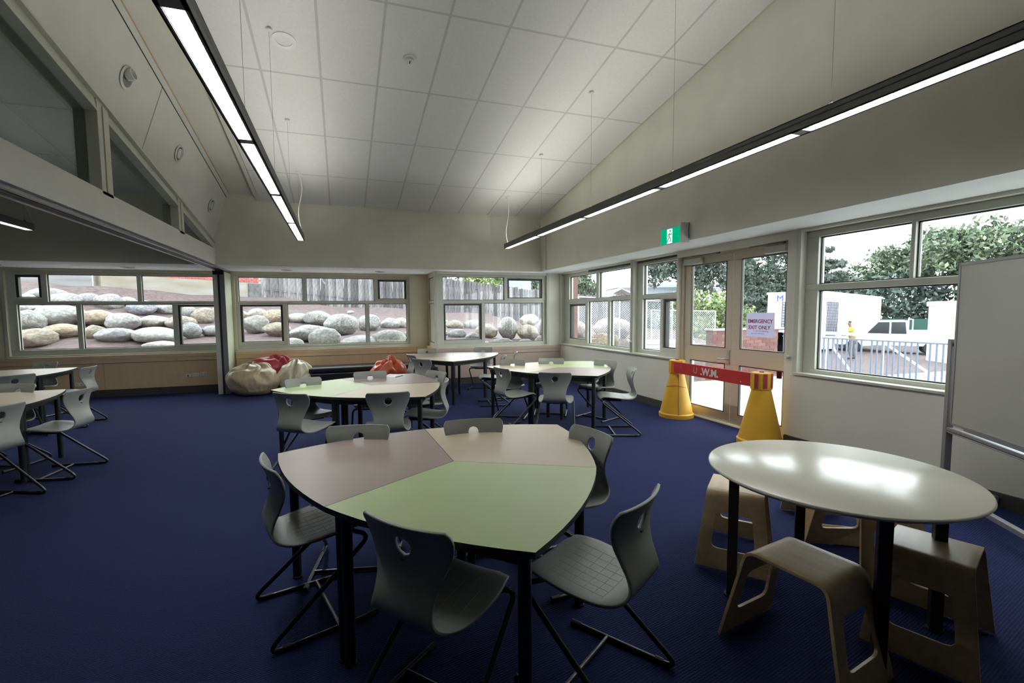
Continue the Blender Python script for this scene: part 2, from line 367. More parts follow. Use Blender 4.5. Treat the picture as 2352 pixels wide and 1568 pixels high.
window('window_5', 'y', 4.81, W5, [(5.77, 6.66, ZT0, ZT1, 'f', 'u'), (6.20, 6.665, .865, 1.705, 'f', 'l'), (5.775, 6.13, .925, 1.69, 'a', 'l')], .13, True)
window('window_6', 'y', 4.81, W6, [(2.80, 3.64, ZT0, ZT1, 'f', 'u'), (1.55, 2.765, ZT0, ZT1, 'f', 'u'), (.42, 1.5, ZT0, ZT1, 'f', 'u'), (1.6, 3.635, .865, 1.705, 'f', 'l'), (.42, 1.53, .865, 1.705, 'f', 'l')], .13, True)
# window architraves (raised trims on the wall faces)
def architrave(name, axis, face, hole, t=.05, sides=(1, 1), mt='frame'):
    a0, a1, z0, z1 = hole; mb = MB()
    if sides[0]: wbox(mb, axis, face, a0-t, a0+.002, z0-.02, SZ, -.012, .0)
    if sides[1]: wbox(mb, axis, face, a1-.002, a1+t, z0-.02, SZ, -.012, .0)
    return struct(mb.build(name, M[mt], bevel=.003))
architrave('trim_2', 'x', YF, W1, sides=(1, 0)); architrave('trim_3', 'x', YF, W2, sides=(0, 1)); architrave('trim_4', 'x', YBAY, W3)
architrave('trim_5', 'y', XR, W4, sides=(1, 0)); architrave('trim_6', 'y', XR, W5, sides=(0, 1)); architrave('trim_7', 'y', XR, W6, sides=(0, 1))

# dado panelling under the far windows: ledge + joint + panels
def dado(name, axis, face, a0, a1, ztop, pm, lm, splits):
    mb = MB(); wbox(mb, axis, face, a0, a1, ztop-.145, ztop, -.055, 0); wbox(mb, axis, face, a0, a1, ztop-.07, ztop, -.062, -.05)
    o = struct(mb.build(name, M[lm], bevel=.004))
    e = [a0]+splits+[a1]
    for i in range(len(e)-1):
        mb = MB(); wbox(mb, axis, face, e[i]+.002, e[i+1]-.002, .135, ztop-.152, -.045, 0); mb.build('panel', M[pm], o)
    mb = MB(); wbox(mb, axis, face, a0, a1, .13, ztop-.14, -.03, 0); mb.build('backing', M['skirt'], o)
    return o
dado('trim_8', 'x', YF, XL, -2.26, .775, 'tan', 'tan2', [-6.6, -4.2])
dado('trim_9', 'x', YF, -2.02, 1.86, .775, 'tan', 'tan2', [-.8, .4])
dado('trim_10', 'y', 1.86, YBAY+.02, YF, .775, 'tan', 'tan2', [])
dado('trim_11', 'x', YBAY, 1.80, XR, .765, 'pinkbrown', 'pinkbrown', [3.0])
def skirting(name, axis, face, a0, a1, h=.13, sgn=-1):
    mb = MB(); wbox(mb, axis, face, a0, a1, 0, h, sgn*.03 if sgn < 0 else 0, 0 if sgn < 0 else .03); return struct(mb.build(name, M['skirt']))
skirting('baseboard_far', 'x', YF, XL, 1.80); skirting('baseboard_bay', 'x', YBAY, 1.80, XR)
skirting('baseboard_right', 'y', XR, 5.75, YBAY, .11); skirting('baseboard_right_near', 'y', XR, YB, 3.88, .11)
# lining panels and sill band on the right wall
mb = MB(); mb.box(XR-.012, YB, .11, XR, 3.84, .79); ln = struct(mb.build('trim_12', M['wall_lower'], bevel=.003))
mb = MB(); mb.box(XR-.03, .3, .795, XR+.10, 3.80, .822); struct(mb.build('trim_13', M['frame'], bevel=.004))
mb = MB(); mb.box(XR-.03, 5.74, .775, XR+.10, 9.60, .80); struct(mb.build('trim_14', M['frame'], bevel=.004))

# ---------------------------------------------------------------- double door
XD = 4.80
mb = MB()
mb.box(XD-.05, 3.93, 0, XD+.06, 3.975, 2.27); mb.box(XD-.05, 5.66, 0, XD+.06, 5.71, 2.27); mb.box(XD-.05, 3.93, 2.245, XD+.06, 5.71, 2.34); mb.box(XD-.05, 3.93, -.005, XD+.06, 5.71, .012)
dr = struct(mb.build('door_1', M['door'], bevel=.004))
def leaf(y0, y1, py0, py1, hinge_far):
    mb = MB(); X0, X1 = XD-.02, XD+.025
    zs = [(.02, .155), (.80, 1.008), (2.145, 2.24)]
    for a, b in zs: mb.box(X0, y0, a, X1, y1, b)
    for a, b in ((.155, .80), (1.008, 2.145)):
        mb.box(X0, y0, a, X1, py0, b); mb.box(X0, py1, a, X1, y1, b)
    lf = mb.build('door_leaf', M['door'], dr, bevel=.004)
    for a, b in ((.155, .80), (1.008, 2.145)):
        MB().box(XD-.002, py0-.005, a-.005, XD+.004, py1+.005, b+.005).build('pane', M['glass'], lf)
        q = MB(); t = .011
        for e in ((py0, a, py1, a+t), (py0, b-t, py1, b), (py0, a, py0+t, b), (py1-t, a, py1, b)): q.box(XD-.022, e[0], e[1], XD+.008, e[2], e[3])
        q.build('glazing_bead', M['dark_gasket'], lf)
    return lf
l1 = leaf(4.79, 5.655, 4.885, 5.535, True); l2 = leaf(3.98, 4.78, 4.0+.01, 4.65, False)
# closers with slide arms
q = MB(); q.box(XD-.085, 5.30, 2.155, XD-.02, 5.64, 2.235); q.build('door_closer', M['frame'], l1, bevel=.008)
q = MB(); q.box(XD-.07, 4.98, 2.262, XD-.05, 5.5, 2.282); q.box(XD-.075, 4.98, 2.25, XD-.02, 5.02, 2.29); q.build('closer_arm', M['lamp_metal'], l1)
q = MB(); q.box(XD-.085, 3.985, 2.155, XD-.02, 4.27, 2.235); q.build('door_closer', M['frame'], l2, bevel=.008)
q = MB(); q.box(XD-.07, 4.02, 2.262, XD-.05, 4.5, 2.282); q.box(XD-.075, 4.02, 2.25, XD-.02, 4.06, 2.29); q.build('closer_arm', M['lamp_metal'], l2)
q = MB(); q.box(XD-.034, 4.80, .80, XD-.02, 4.85, .985); q.build('lock_plate', M['steel'], l1, bevel=.003)
q = MB(); q.tube([(XD-.03, 4.825, .865), (XD-.075, 4.825, .865), (XD-.085, 4.84, .865), (XD-.085, 4.95, .865)], .011, 8); q.build('lever_handle', M['steel'], l1, smooth=40)
# ---------------------------------------------------------------- pendant lights
def pendant(x, y1, y0, z, label, first_gap, wires, cord=True, upto=True):
    t = thing('pendant_light', label, 'light', (x, y1, z))
    L = y1-y0; wd = .058; h = .085
    mb = MB()           # housing: side walls, top with uplight slot, end plates, bottom lips
    mb.box(-wd, -L, 0, -wd+.008, 0, h); mb.box(wd-.008, -L, 0, wd, 0, h)
    mb.box(-wd, -.006, 0, wd, 0, h); mb.box(-wd, -L, 0, wd, -L+.006, h)
    mb.box(-wd, -L, .0, -wd+.018, 0, .004); mb.box(wd-.018, -L, .0, wd, 0, .004)
    mb.box(-wd, -L, h-.006, -.035, 0, h); mb.box(.035, -L, h-.006, wd, 0, h)
    mb.box(-wd, -L, .045, wd, 0, .05)
    sec = 1.485; k = 0; cuts = []
    while k*sec < L: cuts.append(-k*sec); k += 1
    for c in cuts[1:]: mb.box(-wd, c-.04, 0, wd, c+.04, .006)
    mb.build('housing', M['lamp_metal'], t)
    e = cuts+[-L]
    for i in range(len(e)-1):
        a, b = e[i]-(.045 if i else .012), e[i+1]+.045
        MB().box(-.036, b, .022, .036, a, .03).build('diffuser', M['lamp'], t)
        q = MB(); n = int((a-b)/.055)
        for j in range(n): yy = b+(j+.5)*(a-b)/n; q.box(-.038, yy-.0022, .006, .038, yy+.0022, .021)
        q.box(-.04, b, .004, -.037, a, .03); q.box(.037, b, .004, .04, a, .03)
        q.build('louvre', M['louvre'], t, kind='stuff')
    MB().box(-.03, -L+.05, .052, .03, -.05, .056).build('uplight_tube', M['lamp_up' if upto else 'white_plastic'], t)
    for wy in wires:
        q = MB(); zz = zc(wy)-z
        q.tube([(0, wy-y1, h-.01), (0, wy-y1, zz)], .0016, 5); q.build('suspension_wire', M['wire'], t)
        q = MB(); q.lathe([(.004, 0), (.012, .004), (.012, .03), (.004, .04)], 8, (0, wy-y1, h)); q.build('wire_gripper', M['lamp_metal'], t)
        q = MB(); q.lathe([(.03, 0), (.03, -.018), (.012, -.03)], 14, (0, wy-y1, zz+.004)); q.build('canopy', M['white_plastic'], t, smooth=40)
    if cord:
        wy = wires[0]; zz = zc(wy+.06)-z
        q = MB(); pts = []
        for i in range(18):
            s = i/17; pts.append((.012+.03*math.sin(s*7), wy-y1+.08-.04*s+.16*max(0, s-.55)**1.3+.025*math.sin(s*9), zz*(1-s)+h*s))
        q.tube(pts, .0065, 6); q.build('power_cord', M['cord'], t, smooth=60)
        q = MB(); q.lathe([(.035, 0), (.035, -.02), (.01, -.03)], 14, (.012, wy-y1+.08, zz+.004)); q.build('canopy', M['white_plastic'], t, smooth=40)
    return t
pendant(-.565, 8.05, 1.98, 2.655, 'long lit linear pendant light hung on wires at the left side', 0, [8.0, 6.6, 5.1, 3.6, 2.1])
pendant(2.985, 8.38, 1.18, 2.694, 'long lit linear pendant light hung beside the right-hand upper wall', 0, [8.3, 6.78, 5.26, 3.74, 2.24])
pendant(-3.92, 8.03, 5.0, 2.655, 'lit linear pendant light in the left room beyond the partition track', 0, [7.95, 6.5], upto=False)

# ceiling devices
def ceil_dev(name, label, cat, x, y, r, parts):
    t = thing(name, label, cat, (x, y, zc(y)+.004)); t.rotation_euler = (-math.atan(.1775), 0, 0)
    for nm, prof, m in parts:
        MB().lathe(prof, 28).build(nm, M[m], t, smooth=35)
    return t
ceil_dev('ceiling_speaker', 'round white ceiling speaker flush in the tiles by the left pendant', 'speaker', -.448, 5.224, .1, [('rim', [(.115, 0), (.113, -.01), (.075, -.012), (.073, 0)], 'white_plastic'), ('grille', [(.074, -.002), (.05, -.006), (.001, -.007)], 'ceiling_tile')])
t = ceil_dev('smoke_detector', 'small round detector with a dark slot near the ceiling centre', 'detector', .774, 5.202, .1, [('base', [(.07, 0), (.07, -.008), (.06, -.012)], 'white_plastic'), ('cap', [(.045, -.01), (.044, -.03), (.02, -.038)], 'downlight')])
MB().box(-.006, -.02, -.04, .006, .02, -.036).build('indicator', M['black_plastic'], t)
# downlights on the steep bulkhead panel (normal points into the room, down and right)
bn = Vector((.698, -.041, -.235*1)).normalized()
pa = Vector((-2.03, 9.25, 2.80)); pb = Vector((-1.80, 9.25, 3.498)); rk = Vector((0, -1, .1775))
bn = (pb-pa).cross(rk).normalized()
if bn.x < 0: bn = -bn
for (y, s), tilt, lb in (((5.63, .53), 1, 'round tilted downlight in the raked bulkhead, nearest to the viewer'), ((7.12, .55), 0, 'round downlight in the raked bulkhead, middle of the three'), ((8.68, .5), 0, 'round downlight in the raked bulkhead, farthest by the far wall')):
    p = pa+(pb-pa)*s; p = Vector((p.x, y, p.z+.1775*(9.25-y)))
    t = thing('downlight', lb, 'light', p+bn*.004)
    t.scale = (1.25, 1.25, 1.25); t.rotation_mode = 'QUATERNION'; t.rotation_quaternion = Vector((0, 0, 1)).rotation_difference(bn)
    MB().lathe([(.085, 0), (.09, .006), (.072, .012), (.066, .0)], 28).build('trim_ring', M['downlight'], t, smooth=35)
    MB().lathe([(.068, .003), (.04, .002), (.001, .001)], 28).build('reflector', M['downlight_dark'], t, smooth=35)
    if tilt:
        MB().lathe([(.045, 0), (.045, .05), (.036, .052), (.034, .02), (.001, .018)], 24, (-.02, .0, .0), axis=(-.5, -.1, 1)).build('gimbal_lamp', M['downlight'], t, smooth=35)
    else:
        MB().lathe([(.05, .004), (.05, .012), (.042, .012), (.04, .006)], 24).build('inner_ring', M['downlight'], t, smooth=35)
for i, (x, y, lb) in enumerate([(-5.35, 9.92, 'recessed downlight in the soffit over the left end of the left room window'), (-3.55, 10.0, 'recessed downlight in the soffit over the left room window, nearer the partition'), (-.97, 10.0, 'recessed downlight in the soffit over the middle window, left one'), (.78, 9.95, 'recessed downlight in the soffit over the middle window, right one')]):
    t = thing('soffit_downlight', lb, 'light', (x, y, SZ))
    MB().lathe([(.10, .0), (.105, -.008), (.085, -.012), (.08, 0)], 28).build('trim_ring', M['steel'], t, smooth=35)
    MB().lathe([(.08, -.003), (.04, -.002), (.001, -.001)], 28).build('reflector', M['downlight_dark'], t, smooth=35)

# exit sign: white housing, green lit face with running figure
M['exit_green'] = emit('exit_sign_green', lin(0, 150, 105), .95); M['exit_white'] = emit('exit_sign_white', (.95, 1, .97), 1.0)
ex = thing('exit_sign', 'green running-man exit sign in a white box above the double door', 'sign', (4.05, 4.93, 2.44))
ex_ = MB(); ex_.box(-.13, -.19, -.11, 0, .19, .13); ex_.build('housing', M['white_plastic'], ex, bevel=.006)
MB().box(-.136, -.175, -.1, -.13, .175, .085).build('green_face', M['exit_green'], ex)
MB().box(-.139, -.04, -.097, -.136, .055, .078).build('white_doorway', M['exit_white'], ex)
def blob(mb, pts, r, d=-.141):   # thick polyline in the sign plane (y right->left)
    mb.tube([(d, y, z) for y, z in pts], r, 6)
q = MB(); q.lathe([(.001, -.002), (.013, -.002), (.013, .002), (.001, .002)], 14, (-.141, -.005, .052), axis=(1, 0, 0))
for pts in ([(.035, .03), (.045, -.02)], [(.045, -.02), (.015, -.045), (.03, -.08)], [(.045, -.02), (.065, -.05), (.085, -.08)], [(.038, .02), (.01, .005), (.0, .02)], [(.038, .02), (.065, .01), (.07, -.015)]): blob(q, [(y-.035, z) for y, z in pts], .0065)
q.build('running_figure', M['exit_green'], ex)
q = MB(); q.tube([(-.02, -.2, .13), (-.03, -.205, .02), (-.02, -.2, -.06)], .004, 6); q.build('cable', M['black_plastic'], ex)

# small wall items
def outlet(x, z, wd, lb, slot=False):
    t = thing('power_outlet', lb, 'outlet', (x, YF-.045, z))
    MB().box(-wd/2, -.012, -.037, wd/2, 0, .037).build('plate', M['white_plastic'], t, bevel=.003)
    for s in ((-1, 1) if wd > .1 else (0,)): MB().box(s*wd*.25-.012, -.014, -.018, s*wd*.25+.012, -.012, .012).build('socket', M['grid' if not slot else 'black_plastic'], t)
outlet(-2.86, .335, .10, 'small data outlet, left of three on the tan panelling by the partition', True)
outlet(-2.73, .345, .115, 'white double power outlet, middle of three on the tan panelling')
outlet(-2.60, .352, .115, 'white double power outlet, right of three nearest the partition')
outlet(-4.58, .26, .13, 'white power outlet on the tan panelling behind the left room tables')
MB_ = MB(); MB_.box(-.02, -.065, -.37, 0, .065, .36)
tag(MB_.build('cable_cover', M['wall'], None, loc=(4.05, 9.02, 2.75), bevel=.004), 'vertical white cable cover on the upper wall in the far right corner', 'cover')
def chain(y, z, z1, lb):
    t = thing('blind_chain', lb, 'blind chain', (XR-.012, y, z))
    q = MB(); q.tube([(-.012, -.012, 0), (-.012, -.012, z1-z)], .002, 5); q.tube([(-.012, .012, 0), (-.012, .012, z1-z)], .002, 5); q.build('bead_chain', M['cord'], t)
    MB().lathe([(.02, 0), (.02, -.02), (.012, -.03)], 14, (0, 0, 0), axis=(1, 0, 0)).build('tension_knob', M['white_plastic'], t, smooth=40)
chain(3.865, .985, 2.3, 'white blind chain with round knob between the door and the near window')
chain(6.84, .985, 2.3, 'white blind chain with round knob between the two windows left of the door')
for y0, y1, lb in ((6.95, 8.4, 'rolled dark blind above the far right-wall window'), (5.78, 6.75, 'rolled dark blind above the narrow window beside the door')):
    t = thing('roller_blind', lb, 'blind', (XR+.05, y0, 2.335))
    MB().tube([(0, 0, 0), (0, y1-y0, 0)], .02, 12).build('roll', M['black_plastic'], t, smooth=40)
    MB().box(-.012, 0, -.035, .012, y1-y0, -.02).build('bottom_rail', M['black_plastic'], t)

# ---------------------------------------------------------------- tables
M['lam_brown'] = mat('taupe_brown_laminate', (.30, .235, .205), .38, .02, 3)
M['lam_green'] = mat('pale_green_laminate', (.42, .50, .255), .38, .02, 3)
M['lam_tan'] = mat('sand_laminate', (.54, .455, .335), .38, .02, 3)
M['edge'] = mat('black_table_edging', (.014, .014, .016), .45, .05, 20)
TH = .72
def table_outline(s=1.0):
    J, T = .742, 1.02; a = R(60)
    O_ = Vector((0, 0)); j1 = Vector((J*math.cos(-a), J*math.sin(-a))); tp = Vector((T, 0)); j2 = Vector((J*math.cos(a), J*math.sin(a)))
    def bulge(p, q, sg, n=9):
        d = q-p; nn = Vector((d.y, -d.x)).normalized(); out = []
        for i in range(1, n):
            t = i/n; out.append(p+d*t+nn*sg*4*t*(1-t))
        return out
    pts = [O_, j1]+bulge(j1, tp, .05)+[tp]+bulge(tp, j2, .05)+[j2]
    # shrink by the seam gap towards the centroid
    c = Vector((.5, 0)); gx = .0022
    return [(c+(p-c)*(1-gx*1.4)) for p in pts]
def make_table():
    t = thing('table', '', 'table')
    o = table_outline()
    mb = MB(); mb.prism([(p.x, p.y) for p in o], TH-.024, TH, top=0, side=1)
    mb.build('tabletop', [M['lam_tan'], M['edge']], t)
    lg = [(.13, 0), (.742*.5*.93, -.742*.866*.87), (.93, 0), (.742*.5*.93, .742*.866*.87)]
    mb = MB()
    for i in range(4):
        p, q = Vector(lg[i]), Vector(lg[(i+1) % 4]); d = (q-p).normalized(); n = Vector((-d.y, d.x))*.013
        mb.hexa([(*(p-n), TH-.085), (*(p+n), TH-.085), (*(q+n), TH-.085), (*(q-n), TH-.085), (*(p-n), TH-.024), (*(p+n), TH-.024), (*(q+n), TH-.024), (*(q-n), TH-.024)][::1] if False else
                [(*(p+n), TH-.085), (*(p-n), TH-.085), (*(q-n), TH-.085), (*(q+n), TH-.085), (*(p+n), TH-.025), (*(p-n), TH-.025), (*(q-n), TH-.025), (*(q+n), TH-.025)])
    mb.build('frame', M['black_metal'], t)
    for p in lg:
        q = MB(); q.tube([(p[0], p[1], .012), (p[0], p[1], TH-.026)], .024, 14); lo = q.build('leg', M['black_metal'], t, smooth=40)
        q = MB(); q.lathe([(.026, 0), (.026, .014), (.02, .018)], 12, (p[0], p[1], 0)); q.build('glide', M['black_plastic'], lo)
    return t
TB = make_table(); used = [0]
def set_top(t, m):
    for ch in t.children:
        if ch.name.startswith('tabletop'):
            if ch.material_slots[0].link != 'OBJECT': ch.material_slots[0].link = 'OBJECT'
            ch.material_slots[0].material = M[m]
def place_table(x, y, ang, m, lb, grp):
    t = TB if not used[0] else copy_tree(TB)
    used[0] = 1; t.location = (x, y, 0); t.rotation_euler = (0, 0, R(ang)); set_top(t, m); t['label'] = lb; t['group'] = grp
    return t
CL = {'near': (.537, 2.377, 152.1), 'mid': (.29, 5.27, 176.), 'back': (1.91, 8.36, -102.9), 'right': (2.88, 6.0, 153.), 'left1': (-3.43, 5.40, 54.5), 'left2': (-4.55, 8.1, 48.)}
TBL = [('near', 0, 'lam_brown', 'taupe kite-shaped table, left piece of the nearest cluster'), ('near', 120, 'lam_green', 'pale green kite-shaped table at the front of the nearest cluster'), ('near', -120, 'lam_tan', 'sand kite-shaped table at the back of the nearest cluster'),
 ('mid', 0, 'lam_green', 'pale green kite-shaped table, left piece of the middle cluster'), ('mid', 119, 'lam_tan', 'sand kite-shaped table at the front of the middle cluster'), ('mid', -120, 'lam_brown', 'taupe kite-shaped table under the paper in the middle cluster'),
 ('back', 0, 'lam_tan', 'shiny sand kite-shaped table, front piece of the cluster by the bay window'), ('back', 120, 'lam_brown', 'shiny taupe kite-shaped table, right piece of the bay window cluster'), ('back', -120, 'lam_brown', 'taupe kite-shaped table, left piece of the bay window cluster'),
 ('right', 0, 'lam_tan', 'sand kite-shaped table, left piece of the cluster near the door'), ('right', 120, 'lam_brown', 'taupe kite-shaped table at the front of the cluster near the door'), ('right', -120, 'lam_green', 'pale green kite-shaped table at the back of the cluster near the door'),
 ('left1', 0, 'lam_tan', 'sand kite-shaped table, near cluster of the left room, right piece'), ('left1', 120, 'lam_brown', 'taupe kite-shaped table, near cluster of the left room, far left piece'), ('left1', -120, 'lam_green', 'pale green kite-shaped table, near cluster of the left room, front piece'),
 ('left2', 0, 'lam_tan', 'sand kite-shaped table, far cluster of the left room, right piece'), ('left2', 120, 'lam_brown', 'taupe kite-shaped table, far cluster of the left room, left piece'), ('left2', -120, 'lam_green', 'pale green kite-shaped table, far cluster of the left room, front piece')]
for k, da, m, lb in TBL:
    x, y, a = CL[k]; place_table(x, y, a+da, m, lb, 'kite-shaped tables set in threes')
# paper and pencil on the middle cluster
pp = MB(); pp.box(-.105, -.148, 0, .105, .148, .0012)
tag(pp.build('paper', mat('white_paper', (.72, .72, .76), .8, .02, 10), None, loc=(.58, 5.98, TH), rot=(0, 0, R(-32))), 'white sheet of paper lying on the middle cluster taupe table', 'paper')
pc = thing('pencil', 'dark pencil lying beside the paper on the middle cluster', 'pencil', (.66, 5.88, TH+.004), R(52))
MB().tube([(-.09, 0, 0), (.075, 0, 0)], .004, 6).build('barrel', mat('navy_pencil_paint', (.03, .03, .09), .4), pc)
MB().tube([(.075, 0, 0), (.092, 0, 0)], [.004, .0006], 6).build('tip', M['tan2'], pc)

# ---------------------------------------------------------------- chairs
def seat_mat():
    m = mat('grey_moulded_plastic', (.29, .30, .275), .38, .03, 14, .06, 420)
    return m
M['chair'] = seat_mat()
PRO = [(.205, .432), (.20, .448), (.16, .461), (.08, .456), (0, .446), (-.08, .438), (-.145, .436), (-.195, .446), (-.228, .472), (-.238, .505), (-.230, .55), (-.215, .60), (-.206, .65), (-.209, .70), (-.222, .75), (-.238, .785), (-.246, .805)]
WID = [.150, .172, .192, .208, .210, .203, .188, .166, .146, .132, .128, .137, .156, .178, .192, .192, .178]
def spl(arr, t):
    n = len(arr)-1; x = min(max(t*n, 0), n-1e-6); i = int(x); f = x-i
    g_ = lambda k: np.array(arr[min(max(k, 0), n)], float)
    p0, p1, p2, p3 = g_(i-1), g_(i), g_(i+1), g_(i+2)
    return .5*((2*p1)+(-p0+p2)*f+(2*p0-5*p1+4*p2-p3)*f*f+(-p0+3*p1-3*p2+p3)*f**3)
def chair_shell():
    NU, NT = 16, 52; V = []; F = []
    for j in range(NT+1):
        t = j/NT; y, z = spl(PRO, t); w_ = float(spl(WID, t))
        for i in range(NU+1):
            u = 2*i/NU-1; x = u*w_
            back = min(max((z-.46)/.12, 0), 1) if y < -.12 else 0
            cz = (1-back)*(.35*x*x*(1 if abs(u) < .8 else 1)) ; cy = back*(.95*x*x)
            # soft corner drop at the seat nose
            V.append([x, y+cy, z+cz-(1-back)*.012*max(0, abs(u)-.75)*4*(1 if t < .1 else .4)])
    V = np.array(V); hc = np.array([0, .724]); hr = .034
    idx = lambda i, j: j*(NU+1)+i
    dist = np.where(V[:, 1] < -.12, np.hypot(V[:, 0]-hc[0], (V[:, 2]-hc[1])/1.06), 9)
    for j in range(NT):
        for i in range(NU):
            q = [idx(i, j), idx(i+1, j), idx(i+1, j+1), idx(i, j+1)]
            if np.mean(dist[q]) < hr*1.02 and j > NT*.6: continue
            F.append(q)
    bm = bmesh.new(); bv = [bm.verts.new(p) for p in V]; bm.verts.ensure_lookup_table()
    for q in F: bm.faces.new([bv[k] for k in q])
    # pull the hole rim onto a circle
    for v in list(bm.verts):
        if not v.link_faces: bm.verts.remove(v); continue
        if any(e.is_boundary for e in v.link_edges) and v.co.y < -.12 and math.hypot(v.co.x, v.co.z-hc[1]) < .075 and v.co.z < .79:
            a = math.atan2(v.co.z-hc[1], v.co.x); nx, nz = hr*math.cos(a), hc[1]+hr*1.05*math.sin(a)
            v.co.x = nx; v.co.z = nz
    me = bpy.data.meshes.new('shell_src'); bm.to_mesh(me); bm.free()
    o = bpy.data.objects.new('shell_src', me); C.objects.link(o)
    m1 = o.modifiers.new('solid', 'SOLIDIFY'); m1.thickness = .013; m1.offset = 0
    m2 = o.modifiers.new('bev', 'BEVEL'); m2.width = .0045; m2.segments = 2; m2.limit_method = 'ANGLE'; m2.angle_limit = R(50)
    dg = bpy.context.evaluated_depsgraph_get(); me2 = bpy.data.meshes.new_from_object(o.evaluated_get(dg)); me2.name = 'seat_shell'
    bpy.data.objects.remove(o); bpy.data.meshes.remove(me)
    me2.polygons.foreach_set('use_smooth', [True]*len(me2.polygons)); me2.set_sharp_from_angle(angle=R(60))
    me2.materials.append(M['chair']); return me2
def make_chair():
    t = thing('school_chair', '', 'chair')
    o = bpy.data.objects.new('seat_shell', chair_shell()); C.objects.link(o); o.parent = t
    for s in (-1, 1):
        A = (s*.10, .13, .425); 
        pts = [(s*.06, .10, .425), (s*.15, .135, .424)]+arc((s*.175, .15, .424), (s*.205, .19, .42), (s*.208, .165, .385), 5)
        pts += arc((s*.232, -.235, .065), (s*.238, -.30, .012), (s*.236, -.225, .012), 6)+[(s*.225, .17, .012), (s*.222, .20, .014)]
        q = MB(); q.tube(pts, .0115, 8); f = q.build('side_tube', M['chrome'], t, smooth=50)
        q = MB(); q.tube([(s*.224, .165, .012), (s*.221, .212, .014)], .0145, 8); q.build('foot_cap', M['black_plastic'], f); MB().tube([(s*.2365, -.225, .0135), (s*.2365, -.19, .0135)], .0138, 8).build('rear_glide', M['black_plastic'], f)
    q = MB(); q.tube([(-.229, .03, .013), (.229, .03, .013)], .0105, 8); q.build('floor_bar', M['chrome'], t, smooth=50)
    q = MB(); q.box(-.11, -.06, .405, .11, .14, .432); q.box(-.04, -.1, .41, .04, .16, .43); q.build('seat_mount', M['black_plastic'], t, bevel=.006)
    # faint moulded grid lines on the seat
    q = MB()
    for i in range(-3, 4): q.tube([(i*.045, yy, float(zz)+.0066+.35*(i*.045)**2) for yy, zz in [spl(PRO, tt) for tt in np.linspace(.16, .36, 9)]], .0007, 4)
    for tt in np.linspace(.17, .36, 6):
        yy, zz = spl(PRO, tt); q.tube([(x, yy, float(zz)+.0066+.35*x*x) for x in np.linspace(-.15, .15, 9)], .0007, 4)
    q.build('moulded_grid', mat('grid_line_plastic', (.33, .34, .31), .5), t, kind='stuff')
    q = MB(); q.box(-.006, -.222, .672, .006, -.215, .678); q.build('rivet', mat('blue_plug', (.03, .03, .12), .5), t)
    return t
CH = make_chair(); used.append(0)
def chair(x, y, h, lb, s=1.0):
    t = CH if not used[1] else copy_tree(CH); used[1] = 1
    t.location = (x, y, 0); t.rotation_euler = (0, 0, R(h-90)); t['label'] = lb; t['group'] = 'grey moulded school chairs around the tables'
    return t
chair(.335, 1.69, 41, 'grey chair seen from behind, nearest of all, at the green table')
chair(-.145, 2.48, 16, 'grey chair at the left end of the nearest cluster, facing right')
chair(.93, 1.635, 122, 'grey chair with checkered seat pulled out at right of the nearest cluster')
chair(1.165, 2.37, 188, 'grey chair tucked in behind the right tip of the nearest cluster')
chair(.03, 2.80, -103, 'grey chair behind the taupe table of the nearest cluster, back rising above it')
chair(.765, 2.70, -98, 'grey chair behind the sand table of the nearest cluster, only its rim showing')
chair(-.335, 4.68, 54, 'grey chair seen from behind at front left of the middle cluster')
chair(.385, 4.435, 86, 'grey chair seen from behind at the front of the middle cluster, centre')
chair(-.355, 5.30, -72, 'grey chair behind the green table of the middle cluster, beside the bean bags')
chair(.30, 5.62, -92, 'grey chair behind the middle cluster, in front of the orange bean bag')
chair(.875, 5.46, 205, 'grey chair at the back right of the middle cluster, by the sand table')
chair(.80, 4.84, 163, 'grey chair in side view at the right end of the middle cluster')
chair(2.10, 5.62, 12, 'grey chair seen from behind at front left of the cluster near the door')
chair(2.425, 5.09, 61, 'grey chair seen from behind at the front of the cluster near the door')
chair(3.20, 5.02, 158, 'grey chair in side view at the right of the cluster near the door')
chair(3.39, 5.77, 205, 'grey chair at the back right of the cluster near the door, by the wall')
chair(2.88, 6.23, -118, 'grey chair behind the green table of the cluster near the door')
chair(2.27, 6.28, -120, 'grey chair behind the sand table of the cluster near the door')
chair(2.31, 7.30, 170, 'grey chair right of the bay window cluster, nearest one with its seat showing')
chair(2.72, 7.85, 160, 'grey chair right of the bay window cluster, farther one with only its back rim showing')
chair(2.60, 8.86, -118, 'grey chair behind the bay window cluster on its right, under the bay window')
chair(1.54, 8.93, -98, 'grey chair behind the bay window cluster on its left, by the return wall')
chair(1.30, 8.03, 14, 'grey chair at the left end of the bay window cluster, in side view')
chair(1.30, 7.27, 38, 'grey chair with its back to the viewer, front left of the bay window cluster')
chair(-2.61, 5.53, 172, 'grey chair in the left room, right of the near cluster, whole frame showing')
chair(-2.77, 4.80, 155, 'grey chair at the left picture edge, front of the near left room cluster')
chair(-3.28, 5.97, -108, 'grey chair behind the near cluster of the left room, rim above the sand table')
chair(-3.55, 7.95, 176, 'grey chair right of the far cluster in the left room')
chair(-3.90, 7.36, 128, 'grey chair seen from behind at the front of the far left room cluster')
chair(-4.42, 8.86, -110, 'grey chair behind the far cluster of the left room, under the window')

